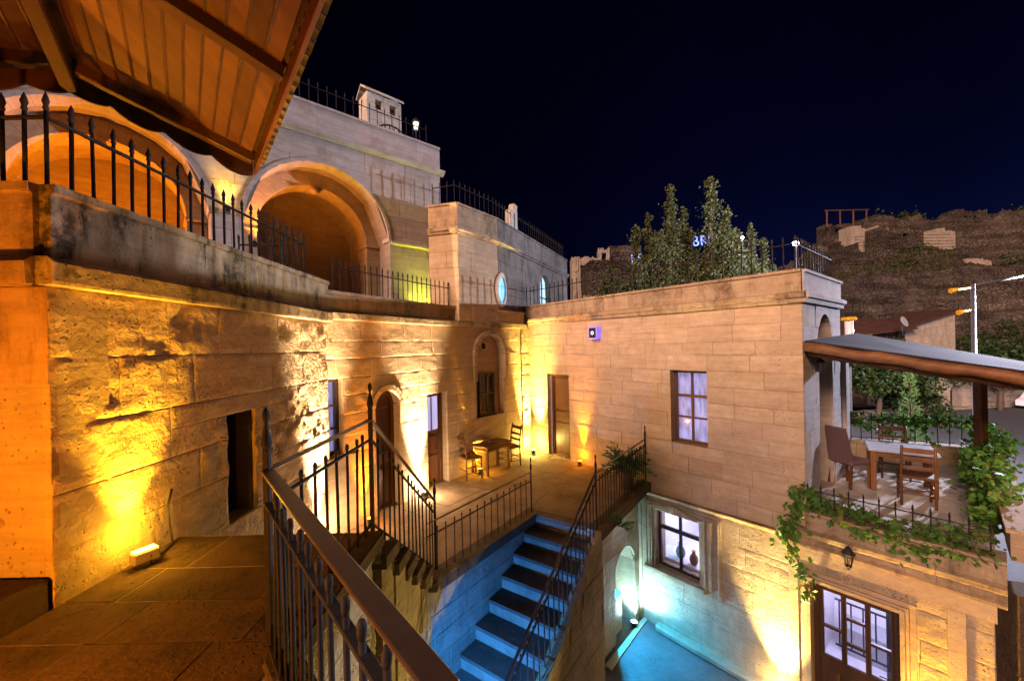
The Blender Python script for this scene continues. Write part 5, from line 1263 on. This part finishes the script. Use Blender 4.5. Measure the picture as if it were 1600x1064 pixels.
def broad_tree(label, x, y, z0, h, w, seed, mat, n=5200, leaf=.22, name='broadleaf_tree', cat='tree', base=.35):
    r = random.Random(seed); t = thing(name, label, cat, (x, y, z0)); b = Vector((x, y, z0)); tr = MB()
    tr.tube([b, b + Vector((.15, .05, h * .3)), b + Vector((-.1, .1, h * .6))], [.22, .15, .07], 8); mb = MB(); cl = []
    for k in range(20):
        a = r.uniform(0, 6.28); e = r.uniform(-.2, 1); rr = w * r.uniform(.35, .9); c = b + Vector((math.cos(a) * rr * math.cos(e * .9), math.sin(a) * rr * math.cos(e * .9), h * (base + .25) + (h * (1 - base) * .55) * e)); cl.append((c, w * r.uniform(.22, .42)))
        tr.tube([b + Vector((0, 0, h * .3)), (b + Vector((0, 0, h * .45))).lerp(c, .5), c], [.07, .04, .012], 4, False)
    for k in range(n):
        c, s = cl[r.randrange(len(cl))]; d = rv(r); q = c + d * s * r.random() ** .4; q.z -= abs(r.gauss(0, .05))
        leaf_quad(mb, q, rv(r) + Vector((0, 0, -.4)), rv(r) + Vector((0, 0, .6)), leaf * r.uniform(.6, 1.2), leaf * .6)
    tr.build('trunk', M['bark'], t); reg(mb.build('crown', M[mat], t), kind='stuff'); return t
ZS = -6.2
broad_tree('dark spreading tree beyond the balcony at the left', 27.6, 30.0, ZS, 5.6, 3.3, 61, 'leaf_dark', 12000, .30)
broad_tree('dark tree right of the street pole across the road', 40.5, 33.0, ZS, 5.6, 2.6, 62, 'leaf_dark', 5000, .34)
broad_tree('dark tree beside the parked car at the right edge', 46.0, 32.0, ZS, 5.2, 2.2, 63, 'leaf_dark', 4500, .34)
broad_tree('low dark bush left of the arched street house', 31.0, 31.0, ZS, 2.6, 2.0, 64, 'leaf_dark', 3200, .28, 'bush', 'bush', .05)

# ================================================================== STREET AND HILLSIDE
mb = MB(); mb.add([(-900, -900, ZS - .3), (900, -900, ZS - .3), (900, 900, ZS - .3), (-900, 900, ZS - .3)], [(0, 1, 2, 3)]); reg(mb.build('ground', M['soil']), kind='structure')
mb = MB(); mb.poly([(7.4, 9.9), (9.9, 8.3), (14, 4), (70, 20), (60, 38), (30, 34), (10, 24)], ZS - .28, ZS); reg(mb.build('street', M['asphalt']), kind='structure')
mb = MB(); mb.poly([(10, 24), (30, 34.02), (60, 38.02), (60, 36.8), (30.5, 32.9), (11, 23)], ZS + .002, ZS + .13); reg(mb.build('pavement', M['pale_house']), kind='structure')
def sstep(a, b, x): t = min(1, max(0, (x - a) / (b - a))); return t * t * (3 - 2 * t)
def hill_z(a, Y):
    """a: bearing (x / y), Y: distance forward"""
    A = .22 + .78 * sstep(.45, .92, a) + .10 * sstep(1.0, 1.5, a)
    x = a * Y; w = noise.noise(Vector((x * .045, Y * .045, 3.1))) * 4
    y = Y + w
    z = ZS + 6.0 * sstep(38, 47, y) + 8.5 * A * sstep(50, 54.5, y) + 3.5 * A * sstep(54, 64, y) + 8.0 * A * sstep(66, 69.5, y) + 4 * A * sstep(70, 84, y)
    rough = sstep(40, 52, y)
    z += rough * (noise.fractal(Vector((x * .13, Y * .16, z * .2)), .75, 2.1, 6) * 2.1 + noise.fractal(Vector((x * .6, Y * .6, z * .7)), .8, 2.1, 3) * .45 + 1.2 * noise.noise(Vector((x * .05, 4.2, 1.1))))
    return z
na, ny = 230, 190; V = []; F = []
for j in range(ny + 1):
    Y = 36 + (90 - 36) * j / ny
    for i in range(na + 1):
        a = -.05 + 2.0 * i / na; V.append((a * Y, Y, hill_z(a, Y)))
F = [(j * (na + 1) + i, j * (na + 1) + i + 1, (j + 1) * (na + 1) + i + 1, (j + 1) * (na + 1) + i) for j in range(ny) for i in range(na)]
mb = MB(); mb.add(V, F, True); reg(mb.build('hillside', M['rock']), kind='structure')
def hq_(a, Y, up=0): return Vector((a * Y, Y, hill_z(a, Y) + up))
def ruin(name, label, cat, a0, a1, Y, z0, z1, mat, arch=None, jag=.5, seed=1, wins=()):
    t = thing(name, label, cat, (a0 * Y, Y, z0)); fr = Fr([(a0 * Y, Y), (a1 * Y, Y - .2)]); r = random.Random(seed)
    ops = []
    if arch: ops.append((fr.len * arch[0], fr.len * arch[1], z0, z0 + arch[2], 1))
    for wz in wins: ops.append((fr.len * wz[0], fr.len * wz[1], z0 + wz[2], z0 + wz[3]))
    n = 30; u = 0; mb = MB(); jz = 0.0
    for k in range(n):
        a, b = fr.len * k / n, fr.len * (k + 1) / n
        jz = min(1, max(0, jz + r.uniform(-.35, .35)))
        for pl in pieces((a, b, z0, z1 - jag * jz * 1.6), ops): prism(mb, fr, pl, -2.5, r.uniform(-.08, .08))
    mb.build('wall', M[mat], t)
    for o in ops: upart('opening', 'dark_in', t, fr, (o[0], o[1], o[2], o[3] + ((o[1] - o[0]) / 2 if len(o) > 4 else 0), -2.0, -.8))
    # courses of proud stones
    st = MB(); zz = z0
    while zz < z1 - jag - .5:
        u = r.uniform(0, .8)
        while u < fr.len - 1:
            w = r.uniform(.5, 1.3)
            if not any(u + w > o[0] - .2 and u < o[1] + .2 and zz < o[3] + 2 for o in ops): prism(st, fr, [(u, zz), (u + w, zz), (u + w, zz + .42), (u, zz + .42)], -.1, r.uniform(.02, .16))
            u += w + .08
        zz += .5
    o = st.build('stonework', M[mat], t); reg(o, kind='stuff'); return t
ruin('ruined_house', 'square ruined stone house high on the hill', 'ruin', .93, 1.04, 62, 11.5, 17.4, 'ruin', None, .9, 1, [(.55, .66, 3.6, 4.8)])
ruin('ruined_house', 'rough ruined house wall left of the square ruin on the hill', 'ruin', .83, .91, 61.5, 10.5, 15.2, 'ruin', None, 1.6, 2)
ruin('ruined_vault', 'dark arched vault at the left end of the hill ruins', 'ruin', .745, .81, 60, 8.0, 12.6, 'ruin', (.15, .8, 2.2), .8, 3)
ruin('retaining_wall', 'long pale terrace wall on the hilltop above the ruins', 'wall', .86, 1.12, 66, 13.5, 18.8, 'pale_house', None, .9, 4)
ruin('hill_house', 'flat-topped house with a pergola frame on the hill crest', 'house', .80, .90, 69, 15.2, 20.2, 'ruin', None, .5, 5, [(.2, .32, 2.8, 4.0), (.5, .62, 2.8, 4.0)])
ruin('hill_house', 'grey block house on the upper right of the hill', 'house', 1.12, 1.20, 71, 17, 22.8, 'ruin', None, .6, 6, [(.3, .42, 3.6, 4.6), (.6, .72, 3.6, 4.6)])
ruin('hill_house', 'small pale hut on the slope right of the square ruin', 'house', 1.15, 1.21, 57, 6.5, 11.2, 'pale_house', None, .5, 12, [(.35, .55, 1.8, 2.9)])
ruin('hill_house', 'low ruined hut on the slope below the square ruin', 'house', .98, 1.05, 53, 2.0, 6.2, 'ruin', None, .9, 13, [(.3, .5, 1.6, 2.6)])
for z_, a0_, a1_, Y_ in ((20.6, .80, .90, 68.6),):
    t = thing('timber_pergola', 'thin timber pergola frame on the hill crest', 'pergola', (a0_ * Y_, Y_, z_ - 2))
    for k in range(4):
        x_ = (a0_ + (a1_ - a0_) * k / 3) * Y_; MB().bar((x_, Y_, z_ - 1.2), (x_, Y_, z_ + 1.6), .16, .16).build('post', M['log'], t)
    MB().bar((a0_ * Y_ - .4, Y_, z_ + 1.68), (a1_ * Y_ + .4, Y_, z_ + 1.68), .16, .16).build('beam', M['log'], t)
ruin('village_house', 'pale broken stone house left of the poplars', 'house', .155, .225, 46, 4.0, 10.2, 'pale_house', None, .5, 7, [(.3, .42, 4.0, 5.2)])
ruin('village_house', 'small white gable house beside the leftmost poplar', 'house', .222, .25, 47, 6.0, 11.4, 'pale_house', None, .2, 8, [(.3, .7, 2.8, 4.8)])
ruin('village_house', 'dark flat-roofed house behind the leftmost poplar', 'house', .25, .33, 50, 6.0, 12.4, 'ruin', None, .3, 9)
ruin('stone_vault', 'low whitish vaulted shed behind the wing railing', 'shed', .165, .245, 30, -1.0, 4.0, 'pale_house', (.1, .9, 2.6), .3, 10)
ruin('street_house', 'low stone street house with arched doorways', 'house', .955, 1.32, 35, ZS, -2.6, 'pale_house', (.40, .475, 1.5), .3, 11, [(.14, .2, 1.2, 2.0)])
# house with red lean-to roof
rh = thing('red_roof_house', 'house with pale gable wall and dark red tiled roof below the cliff', 'house', (46, 43, -1.5))
fr = Fr([(42.5, 43), (47.6, 42.6)]); mb = MB(); prism(mb, fr, [(0, -2.5), (fr.len, -2.5), (fr.len, 2.6), (0, .9)], -5, 0); mb.build('wall', M['pale_house'], rh)
mb = MB(); slab_quad(mb, Vector((33.5, 42, .0)), Vector((43.0, 42, .9)), Vector((43.0, 48, 2.4)), Vector((33.5, 48, 1.2)), Vector((0, 0, .2))); mb.build('roof', M['red_roof'], rh)
mb = MB(); slab_quad(mb, Vector((42.3, 42.6, 1.0)), Vector((47.9, 42.2, 2.75)), Vector((47.9, 48, 3.0)), Vector((42.3, 48, 1.3)), Vector((0, 0, .2))); mb.build('roof', M['red_roof'], rh)
mb = MB(); prism(mb, Fr([(33.5, 42.6), (42.5, 42.9)]), [(0, -4), (9, -4), (9, .7), (0, -.1)], -5, 0); mb.build('side_wall', M['ruin'], rh)
sdish = thing('satellite_dish', 'round satellite dish in front of the red-roofed house', 'dish', (39.4, 40, .6)); mb = MB(); mb.lathe([(.02, 0), (.3, .05), (.5, .14), (.55, .2), (.5, .17)], (0, 0, 0), 16); tl = Matrix.Rotation(R_(70), 3, 'X') @ Matrix.Rotation(R_(20), 3, 'Y'); mb.v = [tuple(Vector((39.4, 40, 1.6)) + tl @ Vector(v)) for v in mb.v]; mb.build('bowl', M['plastic'], sdish)
MB().tube([(39.4, 40, .3), (39.4, 40.05, 1.6)], .05, 6).build('mast', M['galv'], sdish)
tk = thing('water_heater', 'white roof tank with yellow lid behind the wing corner', 'tank', (9.3, 11.0, -.6)); MB().lathe([(.09, 0), (.10, .05), (.10, .5)], (9.35, 11.0, .0), 12).build('tank', M['white_paint'], tk); MB().cbox((9.35, 11.0, .56), (.26, .26, .10), ch=.02).build('lid', M['yellow_metal'], tk)
for a, b in (((9.15, 10.9, -.6), (9.35, 11, .02)), ((9.6, 11.1, -.6), (9.4, 11, .02)), ((8.9, 10.8, -.9), (9.7, 11.1, -.35))): MB().bar(a, b, .03, .03).build('stand_leg', M['galv'], tk)
tkw = thing('roof_shed', 'dark low shed roof carrying the white tank', 'shed', (9.4, 11.2, ZS)); MB().cbox((9.0, 11.25, -3.4), (.8, .8, 5.5), R_(38), ch=.03).build('walls', M['dark_stone'], tkw); MB().cbox((9.2, 11.2, -.63), (1.1, .9, .06), R_(38), ch=.01).build('roof', M['metal_roof'], tkw)
# grass on the hill terrace
r = random.Random(9); mb = MB()
for k in range(5200):
    a = r.uniform(.70, 1.12); Y = r.uniform(54.5, 61.5) ; q = hq_(a, Y)
    for j in range(2): leaf_quad(mb, q + Vector((r.uniform(-.3, .3), 0, -.05)), Vector((r.uniform(-.5, .5), r.uniform(-.3, .3), 1)), rv(r), r.uniform(.35, .8), .16)
reg(mb.build('hill_grass', M['dry_grass']), 'dry yellow grass on the terrace of the hillside', 'grass', kind='stuff')
mb = MB()
for k in range(90):
    a = r.uniform(.62, 1.5); Y = r.choice((r.uniform(44, 50), r.uniform(55, 65), r.uniform(70, 80))); c = hq_(a, Y, .1); sz = r.uniform(.5, 1.3)
    for j in range(60): leaf_quad(mb, c + Vector((r.gauss(0, sz * .6), r.gauss(0, sz * .6), abs(r.gauss(0, sz * .4)))), rv(r), rv(r), .45 * r.uniform(.6, 1.3), .3)
reg(mb.build('hill_scrub', M['leaf_dark']), 'low dark scrub scattered over the hillside', 'scrub', kind='stuff')
# boulders at the ruins
for k in range(9):
    a = r.uniform(.79, .88); q = hq_(a, 59.5, .2); bm = bmesh.new(); bmesh.ops.create_icosphere(bm, subdivisions=2, radius=r.uniform(.5, 1.1))
    for v in bm.verts: v.co *= 1 + noise.noise(v.co * 1.3 + Vector((k * 5, 0, 0))) * .45
    me = bpy.data.meshes.new('boulder'); bm.to_mesh(me); bm.free(); me.materials.append(M['ruin']); o = put('boulder', me, loc=q); reg(o, 'fallen boulder below the ruins on the hill', 'boulder', 'boulders below the ruins')

# ================================================================== STREET LAMPS
sl_ = thing('street_lamp', 'tall galvanised street lamp pole with a long arm beyond the balcony', 'street lamp', (16.3, 14, ZS))
MB().lathe([(.14, 0), (.14, .1), (.085, .12), (.06, 8.05)], (16.3, 14, ZS), 12).build('pole', M['galv'], sl_)
MB().tube([(16.3, 14, 1.80), (17.6, 14.05, 2.02), (19.3, 14.1, 2.30)], .04, 8).build('arm', M['galv'], sl_)
MB().cbox((19.55, 14.1, 2.33), (.6, .22, .12), ch=.03).build('head', M['plastic'], sl_)
MB().cbox((19.55, 14.1, 2.262), (.45, .16, .012), ch=.003).build('lens', glow('street_lens', (.85, .88, 1), 40), sl_)
for z, x in ((1.62, 15.45), (.85, 15.7)):
    MB().tube([(16.25, 13.98, z + .1), (x + .25, 13.95, z + .04), (x, 13.94, z)], [.03, .05, .09], 8).build('loudspeaker', M['yellow_metal'], sl_)
ld = bpy.data.lights.new('street_light', 'POINT'); ld.energy = 12500; ld.color = (.78, .77, 1.0); ld.shadow_soft_size = .15
lo = bpy.data.objects.new('street_light', ld); COL.objects.link(lo); lo.location = (19.55, 14.1, 2.0)
def star_lamp(label, x, y, z, w):
    t = thing('street_lamp', label, 'street lamp', (x, y, z - 7)); MB().lathe([(.08, 0), (.05, 6.88)], (x, y, z - 7), 8).build('pole', M['black'], t)
    MB().lathe([(.05, -.16), (.14, -.06), (.15, .04), (.06, .12)], (x, y, z), 12).build('globe', glow('violet_globe', (.95, .72, 1.0), 35), t)
    d_ = bpy.data.lights.new('globe_light', 'POINT'); d_.energy = w; d_.color = (.9, .75, 1); d_.shadow_soft_size = .15; o = bpy.data.objects.new('globe_light', d_); COL.objects.link(o); o.location = (x, y - 1.3, z + .9)
star_lamp('bright violet-white globe lamp behind the wing corner railing', 15.84, 22, 5.38, 500)
star_lamp('distant violet-white globe lamp between the poplars', 23.45, 40, 10.45, 1600)
# neon sign among the poplars
def neon(txt, label, loc, size, col, s):
    cu_ = bpy.data.curves.new('neon_sign', 'FONT'); cu_.body = txt; cu_.size = size; cu_.extrude = .03; cu_.space_character = 1.15
    tmp = bpy.data.objects.new('tmp', cu_); COL.objects.link(tmp); dg = bpy.context.evaluated_depsgraph_get(); me = bpy.data.meshes.new_from_object(tmp.evaluated_get(dg)); bpy.data.objects.remove(tmp)
    me.materials.clear(); me.materials.append(glow('neon', col, s)); o = put('neon_sign', me, loc=loc, rot=(R_(90), R_(-6), R_(12))); reg(o, label, 'sign')
neon('BRS', 'blue neon letters shining through the right poplars', (17.3, 37.6, 9.1), 1.35, (.03, .18, 1), 1.3)
neon('CA', 'faint blue neon letters left of the brighter ones', (15.3, 37.9, 8.75), 1.1, (.05, .15, .6), 1.2)
neon('ES', 'pale blue neon letters low between the poplars', (11.6, 38, 7.6), 1.3, (.2, .35, 1), .8)
mb = MB(); mb.cbox((15.5, 40.5, 3), (16, 4, 10.2), R_(4), ch=.05); hb = thing('hotel_block', 'dark building carrying the blue neon sign behind the poplars', 'building', (15.5, 40.5, -2)); mb.build('wall', M['ruin'], hb)
# parked car at the right edge
car = thing('parked_car', 'white car parked across the street at the right edge', 'car', (43.8, 33.0, ZS))
prof = [(0, .3), (0, .75), (.5, .95), (1.0, 1.42), (2.6, 1.45), (3.2, .98), (4.1, .85), (4.2, .35)]
fr = Fr([(43.0, 32.2), (47.2, 32.9)]); mb = MB(); prism(mb, fr, [(a, ZS + b) for a, b in prof], -1.6, 0, .06); mb.build('body', M['white_paint'], car)
upart('window', 'black', car, fr, (1.1, 1.75, ZS + .98, ZS + 1.34, -.01, .004)); upart('window', 'black', car, fr, (1.85, 2.5, ZS + .98, ZS + 1.34, -.01, .004))
for u in (.8, 3.3):
    for o_ in (-.02, -1.55):
        mb = MB(); c = fr.P(u, ZS + .32, o_); d_ = fr.out(1); mb.tube([c - d_ * .1, c + d_ * .04], .32, 16); mb.build('wheel', M['rubber'], car)
